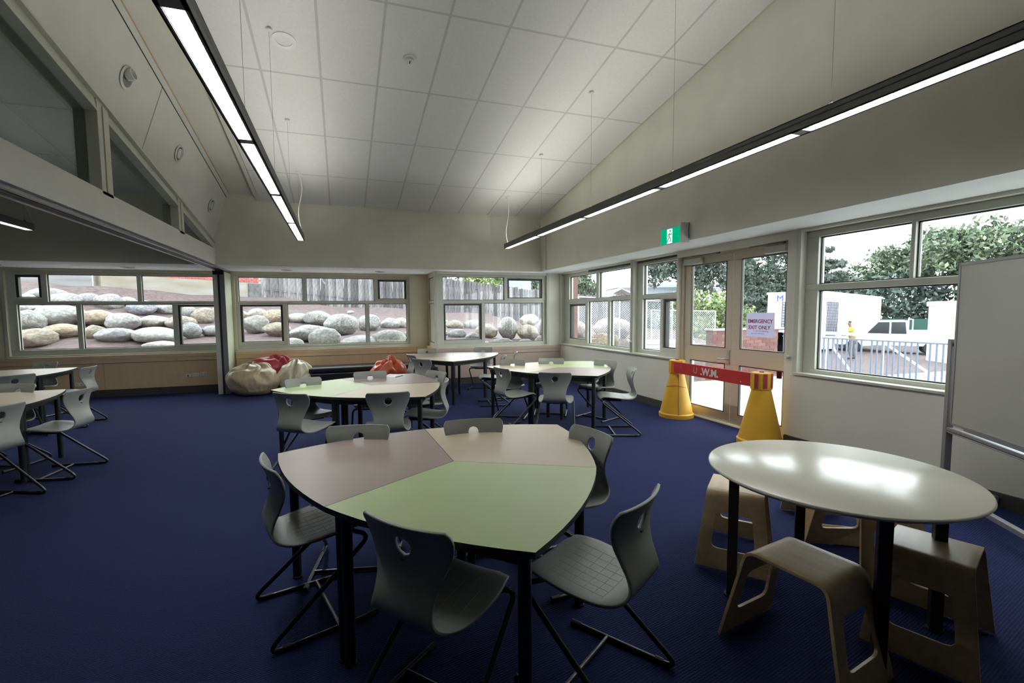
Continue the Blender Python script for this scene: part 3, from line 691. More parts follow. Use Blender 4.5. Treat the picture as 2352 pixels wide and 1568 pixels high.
# ---------------------------------------------------------------- round table and plywood stools
M['cream_top'] = mat('cream_white_laminate', (.68, .66, .56), .21, .02, 3)
M['ply'] = mat('birch_plywood', (.53, .40, .23), .38, .0, 4, .03, 30, col2=(.46, .335, .18), stretch=(1, 7, 7))
rt_ = thing('round_table', 'low round cream table on black legs, with plywood stools around it', 'table', (2.245, 1.60, 0))
prof = [(.001, TH-.028), (.515, TH-.028), (.535, TH-.024), (.549, TH-.015), (.553, TH-.009), (.551, TH-.003), (.545, TH), (.001, TH)]
MB().lathe(prof, 96, cap=False).build('tabletop', M['cream_top'], rt_, smooth=50)
q = MB()
for a in (0, 90): c_, s_ = math.cos(R(a+8)), math.sin(R(a+8)); q.tube([(-.42*c_, -.42*s_, TH-.045), (.42*c_, .42*s_, TH-.045)], .02, 6)
q.build('frame', M['black_metal'], rt_)
for a in (143, 240, -38, 55):
    x, y = .43*math.cos(R(a)), .43*math.sin(R(a)); q = MB(); q.tube([(x, y, .01), (x, y, TH-.029)], .034, 4); l_ = q.build('leg', M['black_metal'], rt_, bevel=.006)
    MB().lathe([(.034, 0), (.034, .012), (.02, .014)], 12, (x, y, 0)).build('glide', M['black_plastic'], l_)
SH = .425
def stool_mesh():
    th = .014; A = .165; sp = .09; W0, W1 = .15, .195   # half depth at the top / at the foot
    rad = .035; n = 6
    # centre line in (p,z): left foot -> top -> right foot, with half widths
    line = [(-A-sp, 0.)]
    sl = Vector((sp, SH)).normalized()
    t0 = Vector((-A, SH)); st = t0-sl*rad*1.3; en = t0+Vector((rad*1.3, 0))
    line += [(st.x*k+(-A-sp)*(1-k), st.y*k) for k in (.25, .5, .75)]
    line += [tuple(p.xy) for p in arc((st.x, st.y, 0), (t0.x, t0.y, 0), (en.x, en.y, 0), n)]
    L = line+[(-p, z) for p, z in line[::-1]]
    nrm = []
    for i in range(len(L)):
        a = Vector(L[max(i-1, 0)]); b = Vector(L[min(i+1, len(L)-1)]); d = (b-a).normalized(); nrm.append(Vector((-d.y, d.x)))
    def wz(z): return W0+(W1-W0)*(1-min(z/SH, 1))
    def slab(mb, u0f, u1f, i0, i1):     # strip of the sheet between width fractions
        vs = []
        for i in range(i0, i1+1):
            p, z = L[i]; h = wz(z)
            for sgn in (.5, -.5):
                q_ = Vector((p, z))+nrm[i]*th*sgn
                vs += [(q_.x, u0f(z)*h, q_.y), (q_.x, u1f(z)*h, q_.y)]
        k = i1-i0+1; fs = []
        for i in range(k-1):
            a = i*4; b = a+4
            fs += [(a, b, b+1, a+1), (a+3, b+3, b+2, a+2), (a+2, b+2, b, a), (a+1, b+1, b+3, a+3)]
        fs += [(0, 1, 3, 2), ((k-1)*4+2, (k-1)*4+3, (k-1)*4+1, (k-1)*4)]
        mb.add(vs, fs)
    return L, nrm, slab, wz, th
def stool_full():
    """bent sheet with a rounded hand hole in both side panels"""
    L, nrm, slab, wz, th = stool_mesh()
    # parametric sheet: (s along profile, u across) dense grid, drop faces inside hole, snap rim to a rounded rectangle
    pts = [Vector(p) for p in L]; cum = [0]
    for i in range(1, len(pts)): cum.append(cum[-1]+(pts[i]-pts[i-1]).length)
    tot = cum[-1]
    def at(s):
        for i in range(1, len(pts)):
            if s <= cum[i]+1e-9: f = (s-cum[i-1])/(cum[i]-cum[i-1]); return pts[i-1].lerp(pts[i], f)
        return pts[-1]
    leg = cum[10-3] if False else (pts[4]-pts[0]).length
    h0, h1, hu = .115, .315, .095
    ss = sorted(set([round(x, 4) for x in list(np.linspace(0, h0-.03, 4))+list(np.linspace(h0-.012, h1+.012, 14))+list(np.linspace(h1+.03, leg, 4))]))
    mid = [cum[i] for i in range(4, len(L)//2)]
    half = ss+[m for m in mid if m > ss[-1]+.002]
    S = half+[tot-s for s in half[::-1]]
    U = [-1, -.8]+list(np.linspace(-.66, .66, 13))+[.8, 1]
    bm = bmesh.new(); grid = {}
    for j, s in enumerate(S):
        p = at(s); h = wz(p.y)
        for i, u in enumerate(U): grid[i, j] = bm.verts.new((p.x, u*h, p.y))
    def sd(s, y):     # rounded rectangle signed distance in sheet space
        s2 = min(s, tot-s); taper = hu+(.02*(1-(s2-h0)/(h1-h0)))
        cx = abs(s2-(h0+h1)/2)-((h1-h0)/2-.03); cy = abs(y)-(taper-.03)
        return math.hypot(max(cx, 0), max(cy, 0))+min(max(cx, cy), 0)-.03
    D = {}
    for (i, j), v in grid.items(): D[i, j] = sd(S[j], v.co.y)
    for j in range(len(S)-1):
        for i in range(len(U)-1):
            c4 = [(i, j), (i+1, j), (i+1, j+1), (i, j+1)]
            if sum(D[c] for c in c4)/4 < 0: continue
            bm.faces.new([grid[c] for c in c4])
    for (i, j), v in grid.items():
        if not v.is_valid: continue
        if not v.link_faces: bm.verts.remove(v); continue
        if abs(D[i, j]) < .03 and any(e.is_boundary for e in v.link_edges) and 0 < i < len(U)-1 and 0 < j < len(S)-1:
            s, y = S[j], v.co.y
            for _ in range(4):
                e = 1e-4; d = sd(s, y); gs = (sd(s+e, y)-d)/e; gy = (sd(s, y+e)-d)/e; l2 = gs*gs+gy*gy+1e-9; s -= d*gs/l2; y -= d*gy/l2
            p = at(min(max(s, 0), tot)); v.co = (p.x, y, p.y)
    me = bpy.data.meshes.new('x'); bm.to_mesh(me); bm.free(); o = bpy.data.objects.new('x', me); C.objects.link(o)
    m1 = o.modifiers.new('s', 'SOLIDIFY'); m1.thickness = th; m1.offset = 0
    m2 = o.modifiers.new('b', 'BEVEL'); m2.width = .0025; m2.segments = 2; m2.limit_method = 'ANGLE'; m2.angle_limit = R(50)
    dg = bpy.context.evaluated_depsgraph_get(); me2 = bpy.data.meshes.new_from_object(o.evaluated_get(dg)); me2.name = 'bent_shell'
    bpy.data.objects.remove(o); bpy.data.meshes.remove(me); me2.materials.clear(); me2.materials.append(M['ply'])
    me2.polygons.foreach_set('use_smooth', [True]*len(me2.polygons)); me2.set_sharp_from_angle(angle=R(40)); return me2
STM = stool_full()
def stool(x, y, h, lb):   # h: direction (deg) of the profile axis
    o = bpy.data.objects.new('plywood_stool', STM); C.objects.link(o); o.location = (x, y, .008); o.rotation_euler = (0, 0, R(h))
    return tag(o, lb, 'stool', 'bent plywood stools around the round table')
stool(1.845, 1.42, -80, 'bent plywood stool in front of the round table, seat fully in view')
stool(2.265, 2.19, 40, 'bent plywood stool behind the left leg of the round table')
stool(2.50, 1.315, 20.5, 'bent plywood stool at lower right, partly under the round table')
stool(3.10, 2.26, 55, 'bent plywood stool behind the round table, farthest of the stools')
stool(2.86, 1.83, 68, 'bent plywood stool under the far right side of the round table')

# ---------------------------------------------------------------- mobile whiteboard
wb = thing('mobile_whiteboard', 'mobile whiteboard on a grey metal stand at the right picture edge', 'whiteboard', (4.35, 2.22, 0), math.atan2(-.50, -.335))
M['board'] = mat('whiteboard_enamel', (.40, .40, .36), .3, .02, 3)
# local x runs along the board towards the viewer (right edge of picture)
BL = 1.75
MB().box(.02, -.012, .64, BL, .012, 1.815).build('board', M['board'], wb)
q = MB(); q.box(.0, -.016, .625, .022, .016, 1.83); q.box(BL-.02, -.016, .625, BL, .016, 1.83); q.box(0, -.016, 1.812, BL, .016, 1.832); q.box(0, -.016, .625, BL, .016, .645); q.build('board_frame', M['track'], wb)
for x in (-.04, BL+.04):
    q = MB(); q.box(x-.022, -.022, .06, x+.022, .022, 1.27); q.build('post', M['track'], wb, bevel=.003)
    q = MB(); q.box(x-.025, -.33, .05, x+.025, .33, .09); ft = q.build('foot', M['track'], wb, bevel=.004)
    for y in (-.3, .3): MB().lathe([(.025, -.012), (.027, 0), (.025, .012)], 14, (x, y, .027), axis=(1, 0, 0)).build('castor', M['black_plastic'], ft, smooth=40)
    MB().tube([(x-.03, 0, 1.23), (x+.03, 0, 1.23)], .015, 10).build('pivot', M['black_plastic'], wb)
q = MB(); q.box(-.03, -.02, .085, BL+.03, .02, .12); q.build('bottom_rail', M['track'], wb, bevel=.003)
q = MB(); q.box(-.03, -.02, .575, BL+.03, .02, .60); q.box(-.02, -.02, .56, BL+.02, .095, .57); q.box(-.02, .085, .56, BL+.02, .095, .60); q.build('pen_tray', M['track'], wb, bevel=.003)

# ---------------------------------------------------------------- barrier cones with red board
M['cone'] = mat('yellow_plastic_cone', (.68, .37, .022), .45, .06, 5, .03, 40)
M['cone_red'] = mat('faded_red_tape', (.36, .03, .045), .5, .1, 30)
M['red_board'] = mat('red_painted_board', (.50, .022, .022), .5, .1, 12)
M['scuffed_white'] = mat('scuffed_white_paint', (.70, .66, .60), .7, .12, 40)
def cone(x, y, rz, lb, red):
    t = thing('bollard_cone', lb, 'cone', (x, y, 0), rz, 'yellow bollard cones carrying the red board')
    MB().lathe([(.235, 0), (.237, .05), (.230, .058), (.222, .064), (.102, .60), (.100, .62)], 40, cap=True).build('body', M['cone'], t, smooth=35)
    q = MB(); n = 8; rr = .112
    q.lathe([(rr*.92, .612), (rr, .62), (rr, .80), (rr*.93, .808), (.03, .808)], 8); q.build('collar', M['cone'], t, bevel=.006)
    MB().lathe([(.025, .806), (.025, .816), (.001, .818)], 12).build('plug', M['black_plastic'], t)
    q = MB()
    for a in (red):
        c_, s_ = math.cos(R(a)), math.sin(R(a)); u = Vector((-s_, c_)); p = Vector((c_, s_))*(.1135)
        q.hexa([(*(p-u*.02-p*.02), .64), (*(p+u*.02-p*.02), .64), (*(p+u*.02), .64), (*(p-u*.02), .64), (*(p-u*.02-p*.02), .80), (*(p+u*.02-p*.02), .80), (*(p+u*.02), .80), (*(p-u*.02), .80)])
    q.build('tape_strip', M['cone_red'] if len(red) > 1 else mat('orange_tape', (.62, .16, .02), .5), t)
    return t
c1 = cone(4.50, 5.47, 0, 'yellow bollard cone holding the far end of the red board at the door', (-160,))
c2 = cone(4.44, 4.0, 0, 'yellow bollard cone holding the near end of the red board at the door', (-118, -165, -70))
q = MB(); q.tube([(-.118, -.2, .06), (-.052, -.108, .5), (-.05, -.1, .62)], .007, 6); q.build('grey_streak', M['track'], c1)
q = MB(); q.tube([(.1415*math.cos(a), .1415*math.sin(a), .44+.02*math.sin(a*2)) for a in np.linspace(R(160), R(290), 14)], .004, 5); q.build('red_string', mat('pink_string', (.55, .14, .12), .7), c1)
BA, BBp = Vector((4.40, 5.40, 0)), Vector((4.375, 4.08, 0)); d = BBp-BA; Lb = d.length
bd = thing('barrier_board', 'red barrier board lettered in worn white, spanning the two yellow cones', 'board', (4.40, 5.40, .64), math.atan2(d.y, d.x))
MB().box(0, -.012, 0, Lb, .012, .155).build('plank', M['red_board'], bd, bevel=.003)
def text(name, body, size, m, parent, loc, rot, extrude=.001, align='CENTER', bold=0, xs=1.0):
    cu = bpy.data.curves.new(name, 'FONT'); cu.body = body; cu.size = size; cu.extrude = extrude; cu.align_x = align; cu.align_y = 'CENTER'; cu.offset = bold; cu.resolution_u = 3
    o = bpy.data.objects.new('tmp', cu); C.objects.link(o); dg = bpy.context.evaluated_depsgraph_get()
    me = bpy.data.meshes.new_from_object(o.evaluated_get(dg)); bpy.data.objects.remove(o); me.materials.clear(); me.materials.append(m); me.name = name
    ob = bpy.data.objects.new(name, me); C.objects.link(ob); ob.parent = parent; ob.location = loc; ob.rotation_euler = rot; ob.scale = (xs, 1, 1); return ob
text('lettering', '.W.M.', .125, M['scuffed_white'], bd, (Lb*.515, -.0135, .075), (R(90), 0, 0), bold=.005)
faint = mat('worn_away_white_paint', (.56, .22, .20), .7, .2, 60)
text('worn_lettering', 'U', .115, faint, bd, (Lb*.325, -.0132, .077), (R(90), 0, 0), bold=.003)
text('worn_letter', 'R', .10, mat('faint_paint', (.53, .06, .055), .6), bd, (Lb*.12, -.0130, .07), (R(90), 0, 0))
q = MB(); q.lathe([(.006, 0), (.006, .003)], 8, (Lb*.90, -.0135, .035), axis=(0, -1, 0)); q.build('screw', M['scuffed_white'], bd)
# emergency sign taped inside the right door leaf
sg = thing('emergency_sign', 'paper sign reading EMERGENCY EXIT ONLY taped to the right door glass', 'sign', (XD-.012, 4.36, 1.32), R(-90))
M['sign_paper'] = mat('sign_paper', (.62, .61, .70), .7, .01, 5)
_nt = M['sign_paper'].node_tree; _tl = _nt.nodes.new('ShaderNodeBsdfTranslucent'); _tl.inputs['Color'].default_value = (.60, .58, .68, 1); _mx = _nt.nodes.new('ShaderNodeMixShader'); _mx.inputs[0].default_value = .5
_nt.links.new(_nt.nodes['Principled BSDF'].outputs[0], _mx.inputs[1]); _nt.links.new(_tl.outputs[0], _mx.inputs[2]); _nt.links.new(_mx.outputs[0], _nt.nodes['Material Output'].inputs['Surface'])
MB().box(-.20, -.001, -.145, .20, .001, .15).build('sheet', M['sign_paper'], sg)
redt = mat('red_marker', (.42, .02, .03), .6); bluet = mat('grey_blue_marker', (.20, .18, .38), .6)
text('lettering', 'EMERGENCY', .062, redt, sg, (.0, -.0022, .045), (R(90), 0, 0), .0003, bold=.0014)
text('lettering', 'EXIT ONLY', .062, redt, sg, (-.01, -.0022, -.03), (R(90), 0, 0), .0003, bold=.0014)
text('small_lettering', 'To ACCESS Building', .026, bluet, sg, (.01, -.0022, -.072), (R(90), 0, R(0)), .0003)
text('small_lettering', 'use main entrance', .026, bluet, sg, (-.03, -.0022, -.1), (R(90), 0, 0), .0003)

# ---------------------------------------------------------------- bean bags, ottoman, bench
def beanbag(name, loc, rx, ry, h, col, lb, seed, folds, rz=0, wr=1.0, lean=(0, 0)):
    """slumped sack: wide rounded body, soft crown with pinched folds; folds = [(angle deg, strength)]"""
    bm = bmesh.new(); bmesh.ops.create_icosphere(bm, subdivisions=6, radius=1); so = Vector((seed*3.7, seed*1.9, seed))
    for v in bm.verts:
        p = v.co.copy(); el = p.z; az = math.atan2(p.y, p.x)
        # superellipse body, fattest low down
        zz = (el+1)/2; c = math.sqrt(max(0, 1-el*el))
        body = c**.72*(1.0 if el < -.1 else 1-.16*((el+.1)/1.1)**1.5)
        z = (.5+.5*math.copysign(abs(el)**.86, el))
        n1 = noise.noise(p*1.25+so); n2 = noise.noise(p*2.6+so*2)
        fold = 0
        for a, st in folds:
            d = abs((az-R(a)-.5*el+.5*n1+math.pi) % (2*math.pi)-math.pi); fold -= st*math.exp(-(d/.16)**2)*max(0, min(1, (el+.15)/.6)); fold += .45*st*math.exp(-((d-.34)/.2)**2)*max(0, min(1, (el+.15)/.6))
        # fine gathers running down from the crown and along the side seam
        w_ = noise.noise(Vector((p.x*2.3, p.y*2.3, el*1.2+seed))); g_ = (1-abs(w_)*3.)
        gath = .020*wr*max(0, g_)*(1 if el > -.6 else .3)+.006*wr*noise.noise(Vector((p.x*9, p.y*9, el*3+seed*2)))
        r = 1+.07*n1+.035*n2*wr+fold*.8+gath
        crown = max(0, el-.35)/.65
        v.co = Vector((math.cos(az)*body*r*rx+lean[0]*z*z, math.sin(az)*body*r*ry+lean[1]*z*z, max(.003, z*h*(1+.10*n1*crown+.06*n2*crown*wr+fold*.7*crown)-.02)))
    me = bpy.data.meshes.new(name); bm.to_mesh(me); bm.free()
    me.polygons.foreach_set('use_smooth', [True]*len(me.polygons))
    m = mat(name+'_vinyl_'+str(seed), col, .33, .05, 3, .08, 26); me.materials.append(m)
    t = thing(name, lb, 'bean bag', loc, rz)
    o = bpy.data.objects.new('vinyl_cover', me); C.objects.link(o); o.parent = t
    q = MB(); zt_ = max(v.co.z for v in me.vertices); tp_ = max(me.vertices, key=lambda v: v.co.z).co
    q.tube([tp_+Vector((-.10, -.02, -.03)), tp_+Vector((-.03, 0, .004)), tp_+Vector((.04, .02, .0)), tp_+Vector((.11, .03, -.04))], .009, 6); q.build('seam_piping', m, t, smooth=50)
    return t
beanbag('bean_bag', (-1.60, 9.83, 0), .45, .40, .60, (.47, .375, .235), 'large tan vinyl bean bag against the folded wall panels', 1, [(-60, .16), (-15, .12), (200, .08)], 0, 1.3, (-.05, 0))
beanbag('bean_bag', (-1.36, 10.24, 0), .50, .25, .70, (.37, .022, .04), 'dark red vinyl bean bag behind the tan one by the wall', 5, [(-80, .10), (-40, .10)], 0, 1.0)
beanbag('bean_bag', (-.93, 10.05, 0), .36, .34, .57, (.62, .58, .42), 'cream white vinyl bean bag right of the tan one', 9, [(-120, .22), (-60, .20), (30, .15)], .3, 1.8, (.06, .03))
beanbag('bean_bag', (.83, 9.45, 0), .38, .34, .60, (.60, .09, .03), 'bright orange vinyl bean bag in front of the black ottoman', 14, [(-100, .22), (-45, .20), (-160, .14)], .4, 2.0, (.03, .0))
M['black_vinyl'] = mat('black_vinyl', (.012, .013, .017), .38, .1, 10, .05, 40)
ot = thing('ottoman', 'long low black vinyl ottoman along the tan panelling', 'ottoman', (.33, 10.2, 0))
MB().box(-.98, -.26, .06, .98, .26, .32).build('base', M['black_vinyl'], ot, bevel=.02); MB().box(-1.0, -.27, .325, 1.0, .27, .435).build('cushion', M['black_vinyl'], ot, bevel=.03)
for x in (-.85, .85):
    for y in (-.18, .18): MB().lathe([(.022, 0), (.028, .062)], 10, (x, y, 0)).build('foot', M['black_plastic'], ot)
be = thing('low_bench', 'low timber bench with a light top between ottoman and bay wall', 'bench', (1.54, 10.15, 0))
MB().box(-.19, -.25, .455, .19, .25, .49).build('top', M['ply'], be, bevel=.004)
for x in (-.17, .15): MB().box(x, -.24, .0, x+.02, .24, .455).build('side_panel', M['black_vinyl'], be)
MB().box(-.15, -.23, .22, .15, .23, .24).build('shelf', M['ply'], be)
# ---------------------------------------------------------------- outside: ground
M['mulch'] = mat('brown_mulch', (.065, .045, .044), .95, 0, 5, .8, 14, col2=(.13, .098, .10), stretch=(1, 5, 5), detail=8)
M['concrete'] = mat('pale_concrete', (.42, .42, .41), .9, .04, 3, .05, 60)
CT = [(-8.60,16.19,2.52),(-8.01,15.02,1.99),(-7.50,14.01,1.52),(-7.05,13.12,1.11),(-6.66,12.33,0.75),(-6.44,11.90,0.56),(-7.07,17.89,2.46),(-6.39,16.09,1.92),(-5.82,14.61,1.47),(-5.35,13.38,1.09),(-4.96,12.33,0.78),(-4.75,11.78,0.61),(-6.35,18.70,2.37),(-5.65,16.56,1.84),(-5.09,14.86,1.42),(-4.63,13.47,1.07),(-4.25,12.32,0.78),(-4.05,11.71,0.63),(-4.64,20.65,2.26),(-3.98,17.64,1.73),(-3.49,15.39,1.33),(-3.11,13.64,1.03),(-2.81,12.25,0.78),(-2.65,11.54,0.66),(-3.22,22.29,2.22),(-2.69,18.48,1.68),(-2.31,15.77,1.29),(-2.02,13.75,1.01),(-1.81,12.18,0.78),(-1.70,11.40,0.67),(1.15,23.97,1.81),(0.89,18.81,1.39),(0.72,15.47,1.12),(0.61,13.13,0.93),(0.52,11.40,0.79),(0.48,10.57,0.72),(5.24,25.21,1.52),(3.94,18.97,1.20),(3.15,15.20,1.01),(2.62,12.67,0.89),(2.24,10.86,0.79),(2.07,10.00,0.75),(11.79,26.67,0.93),(8.53,19.30,0.85),(6.68,15.11,0.80),(5.49,12.42,0.77),(4.66,10.53,0.75),(4.27,9.65,0.74),(16.07,27.33,0.66),(11.13,18.93,0.69),(8.51,14.48,0.71),(6.89,11.72,0.72),(5.79,9.84,0.73),(5.28,8.97,0.73),(18.44,26.51,0.35),(12.67,18.21,0.51),(9.65,13.87,0.59),(7.79,11.19,0.65),(6.53,9.38,0.68),(5.95,8.55,0.70)]
CT += [(6, 7.3, -.15), (8.5, 7.5, -.15), (7, 4, -.15), (7, 0, -.15), (9.0, 8.2, -.15), (7.5, 8.2, -.1), (10.5, 7, -.6), (11, 4, -.85), (12, 0, -.9), (20, 0, -.9), (15, 6, -.9), (25, 10, -.9), (30, 15, -.9), (22, 14, -.88), (24, 17, -.88), (18.8, 15.8, -.85), (19, 12, -.86),
       (45, 22, -.9), (60, 10, -.9), (60, 40, -.5), (30, 35, .2), (0, 34, 2.0), (-14, 30, 2.6), (-14, 14, 1.5), (-12, 11.5, .6), (35, 20, -.9), (16, 20, .1), (20, 24, .1), (13.5, 10, -.3), (28, 22, -.7)]
CTa = np.array(CT)
def gz(x, y):
    d2 = (CTa[:, 0]-x)**2+(CTa[:, 1]-y)**2+.05; w_ = d2**-2.0
    z = float((w_*CTa[:, 2]).sum()/w_.sum())
    if x >= 9.9 and y < 14: z = min(z, -1.0+max(0, y-11)*.35+max(0, 11.5-x)*.5)
    if 4.9 < x < 10.2 and y < 9.2: z = min(z, -.15+max(0, y-8.5)*.9)
    return z
def terrain():
    gx = list(np.arange(-16, 12, .6))+list(np.arange(12, 30, 1.5))+list(np.arange(30, 90, 6)); gy = list(np.arange(-30, 2, 4))+list(np.arange(2, 12, .6))+list(np.arange(12, 30, .9))+list(np.arange(30, 80, 5))
    mb = MB(); idx = {}
    for i, x in enumerate(gx):
        for j, y in enumerate(gy):
            idx[i, j] = len(mb.v); z = gz(x, y)
            mb.v.append((x, y, z+(.04*noise.noise(Vector((x*1.7, y*1.7, 0))) if y > 10 else 0)))
    for i in range(len(gx)-1):
        for j in range(len(gy)-1):
            if gx[i] < 5.0 and gy[j] < 10.75: continue
            mb.f.append((idx[i, j], idx[i+1, j], idx[i+1, j+1], idx[i, j+1])); mb.mi.append(0)
    return mb
struct(terrain().build('ground', M['mulch'], smooth=80))
struct(MB().box(4.95, -8, -.3, 9.6, 8.15, -.02).build('path', M['concrete'], bevel=.01))
struct(MB().box(4.95, 9.62, -.2, 5.13, 10.4, 3.2).build('trim_15', mat('brown_brick_reveal', (.16, .085, .075), .8, .1, 20)))
struct(MB().box(10.2, -30, -.92, 75, 13, -.885).build('site_yard', mat('grey_site_gravel', (.20, .205, .215), .95, .1, 6)))

# ---------------------------------------------------------------- boulders
BC = {'grey': ((.33, .325, .335), (.46, .455, .465)), 'pale': ((.42, .41, .40), (.58, .57, .57)), 'lichen': ((.30, .30, .285), (.55, .54, .53)), 'tan': ((.36, .30, .235), (.48, .43, .37)), 'orange': ((.43, .31, .20), (.56, .48, .40)),
      'white': ((.62, .61, .60), (.72, .72, .72)), 'cream': ((.48, .43, .365), (.62, .59, .55)), 'bluegrey': ((.37, .385, .43), (.53, .545, .59)), 'greytan': ((.36, .345, .33), (.45, .43, .41)), 'pale_tan': ((.43, .40, .36), (.55, .52, .49)), 'pinkish': ((.47, .405, .38), (.58, .52, .49))}
WORD = {'pale_tan': 'pale tan', 'bluegrey': 'blue-grey', 'greytan': 'smooth grey-tan', 'lichen': 'lichen-mottled grey', 'orange': 'orange-tinged', 'white': 'sunlit white', 'pinkish': 'huge pinkish oval'}
for k, (a, b) in BC.items(): a, b = tuple(x*.38 for x in a), tuple(x*.52 for x in b); M['rock_'+k] = mat('rock_'+k, a, .9, 0, 5.5 if k != 'lichen' else 9, .5, 9, col2=b, detail=8)
def rock_mesh(seed, angular):
    bm = bmesh.new(); bmesh.ops.create_icosphere(bm, subdivisions=4, radius=1)
    o = Vector((seed*7.3, seed*3.1, seed))
    for v in bm.verts:
        p = v.co; r = 1+.16*noise.noise(p*.9+o)+.07*noise.noise(p*2.2+o)+.03*noise.noise(p*5+o)+.012*noise.noise(p*11+o)
        q = p*r
        # flattened facets
        for k in range(4):
            n_ = Vector((math.sin(seed*2.1+k*1.7), math.cos(seed*1.3+k*2.9), math.sin(seed+k*2.2)*.8)).normalized(); d = q.dot(n_); lim = .80+.05*k*angular
            if d > lim: q -= n_*(d-lim)*.75
        v.co = q
    ex_ = [max(abs(v.co[i]) for v in bm.verts) for i in range(3)]
    for v in bm.verts: v.co = Vector((v.co[i]/ex_[i] for i in range(3)))
    me = bpy.data.meshes.new('boulder'); bm.to_mesh(me); bm.free(); me.polygons.foreach_set('use_smooth', [True]*len(me.polygons)); me.materials.append(M['rock_grey']); return me
RM = [rock_mesh(s, s % 3) for s in range(1, 9)]
BL_ = [
('L','u','pale_tan',-7.53,15.06,1.95,0.21,0.16,0.15),
('L','u','grey',-7.36,15.64,2.08,0.42,0.31,0.18),
('L','u','pale',-6.89,15.36,1.93,0.39,0.29,0.19),
('L','u','grey',-6.51,15.66,1.96,0.29,0.22,0.19),
('L','u','lichen',-6.00,15.58,1.88,0.33,0.24,0.23),
('L','u','lichen',-7.30,14.62,1.71,0.35,0.26,0.11),
('L','l','lichen',-6.74,13.54,1.41,0.33,0.25,0.25),
('L','l','pale',-6.41,14.07,1.53,0.50,0.37,0.25),
('L','l','tan',-6.30,12.79,1.05,0.41,0.30,0.20),
('L','l','orange',-5.98,13.23,1.17,0.38,0.28,0.17),
('L','l','orange',-5.70,14.16,1.46,0.43,0.32,0.20),
('L','l','tan',-5.38,13.14,1.13,0.24,0.18,0.17),
('L','l','grey',-4.90,12.95,1.06,0.39,0.29,0.17),
('L','u','pale',-5.76,16.09,1.88,0.25,0.19,0.17),
('L','u','bluegrey',-5.25,15.56,1.72,0.35,0.26,0.21),
('L','u','pale',-4.84,16.01,1.71,0.32,0.24,0.18),
('L','l','pale',-5.11,13.96,1.36,0.37,0.28,0.21),
('L','l','cream',-4.61,14.33,1.35,0.39,0.29,0.16),
('L','l','white',-4.18,12.96,1.06,0.47,0.35,0.20),
('L','l','white',-3.80,12.27,0.83,0.37,0.28,0.11),
('L','u','tan',-3.95,14.19,1.30,0.35,0.26,0.19),
('L','u','lichen',-4.23,15.96,1.61,0.19,0.16,0.16),
('L','u','tan',-3.60,14.92,1.46,0.31,0.25,0.25),
('L','l','grey',-3.51,13.30,1.13,0.25,0.20,0.20),
('L','l','grey',-3.11,13.55,1.11,0.27,0.20,0.15),
('L','u','grey',-3.51,16.27,1.60,0.27,0.20,0.19),
('M','u','tan',-2.90,16.01,1.48,0.27,0.20,0.16),
('M','u','cream',-2.49,16.39,1.52,0.28,0.21,0.18),
('M','u','orange',-1.88,15.67,1.43,0.37,0.28,0.22),
('M','l','greytan',-2.17,13.97,1.24,0.34,0.26,0.25),
('M','l','tan',-1.59,13.45,1.11,0.35,0.26,0.19),
('M','u','cream',-1.30,15.89,1.38,0.39,0.29,0.18),
('M','u','lichen',-0.67,15.53,1.37,0.44,0.33,0.24),
('M','u','lichen',-0.00,13.62,1.21,0.46,0.34,0.29),
('M','l','lichen',-0.75,12.65,1.03,0.54,0.40,0.21),
('M','l','pale',-0.36,11.45,0.91,0.36,0.27,0.27),
('M','l','white',-1.12,11.72,0.81,0.29,0.21,0.15),
('M','l','white',0.42,11.15,0.83,0.46,0.34,0.18),
('M','u','pale',0.77,14.37,1.23,0.34,0.25,0.25),
('M','u','pale',1.42,14.74,1.18,0.31,0.23,0.19),
('M','u','cream',1.78,14.89,1.18,0.27,0.20,0.19),
('M','l','pale',1.02,11.08,0.94,0.40,0.30,0.21),
('M','l','tan',1.64,11.98,0.94,0.18,0.13,0.13),
('M','u','white',0.36,20.11,1.57,0.14,0.11,0.07),
('B','u','pale',3.31,16.35,1.17,0.27,0.20,0.15),
('B','u','tan',3.49,14.95,1.10,0.30,0.22,0.17),
('B','u','grey',4.13,15.06,1.09,0.33,0.24,0.20),
('B','l','grey',2.89,12.12,0.94,0.25,0.19,0.14),
('B','l','grey',3.17,11.53,0.89,0.19,0.15,0.12),
('B','l','tan',2.56,12.67,0.95,0.21,0.16,0.10),
('B','l','cream',3.74,12.17,0.99,0.31,0.23,0.21),
('B','u','lichen',4.31,12.08,1.07,0.26,0.31,0.31),
('B','u','cream',8.15,19.93,1.13,0.43,0.32,0.29),
('B','l','tan',4.77,11.77,0.95,0.30,0.22,0.22),
('B','u','grey',6.08,13.68,1.04,0.19,0.30,0.30),
('B','l','white',3.47,10.12,0.80,0.26,0.19,0.12),
('B','l','white',3.99,9.96,0.78,0.20,0.15,0.11),
('B','l','cream',4.34,9.86,0.84,0.17,0.13,0.13),
('R','u','cream',6.15,11.40,0.97,0.24,0.27,0.27),
('R','u','pinkish',8.07,12.83,0.97,0.59,0.44,0.34),
('R','l','orange',5.42,9.09,0.83,0.26,0.20,0.20),
('R','l','tan',5.92,9.29,0.82,0.08,0.14,0.14),
('R','l','pale',5.84,8.69,0.78,0.14,0.13,0.13)
]
WN = {'L': "left room's window", 'M': 'middle far window', 'B': 'bay window', 'R': 'right-wall window'}
ORD = ['first', 'second', 'third', 'fourth', 'fifth', 'sixth', 'seventh', 'eighth', 'ninth', 'tenth', 'eleventh', 'twelfth', 'thirteenth', 'fourteenth', 'fifteenth', 'sixteenth']
cnt = {}
def azim(b): return b[3]/b[4]
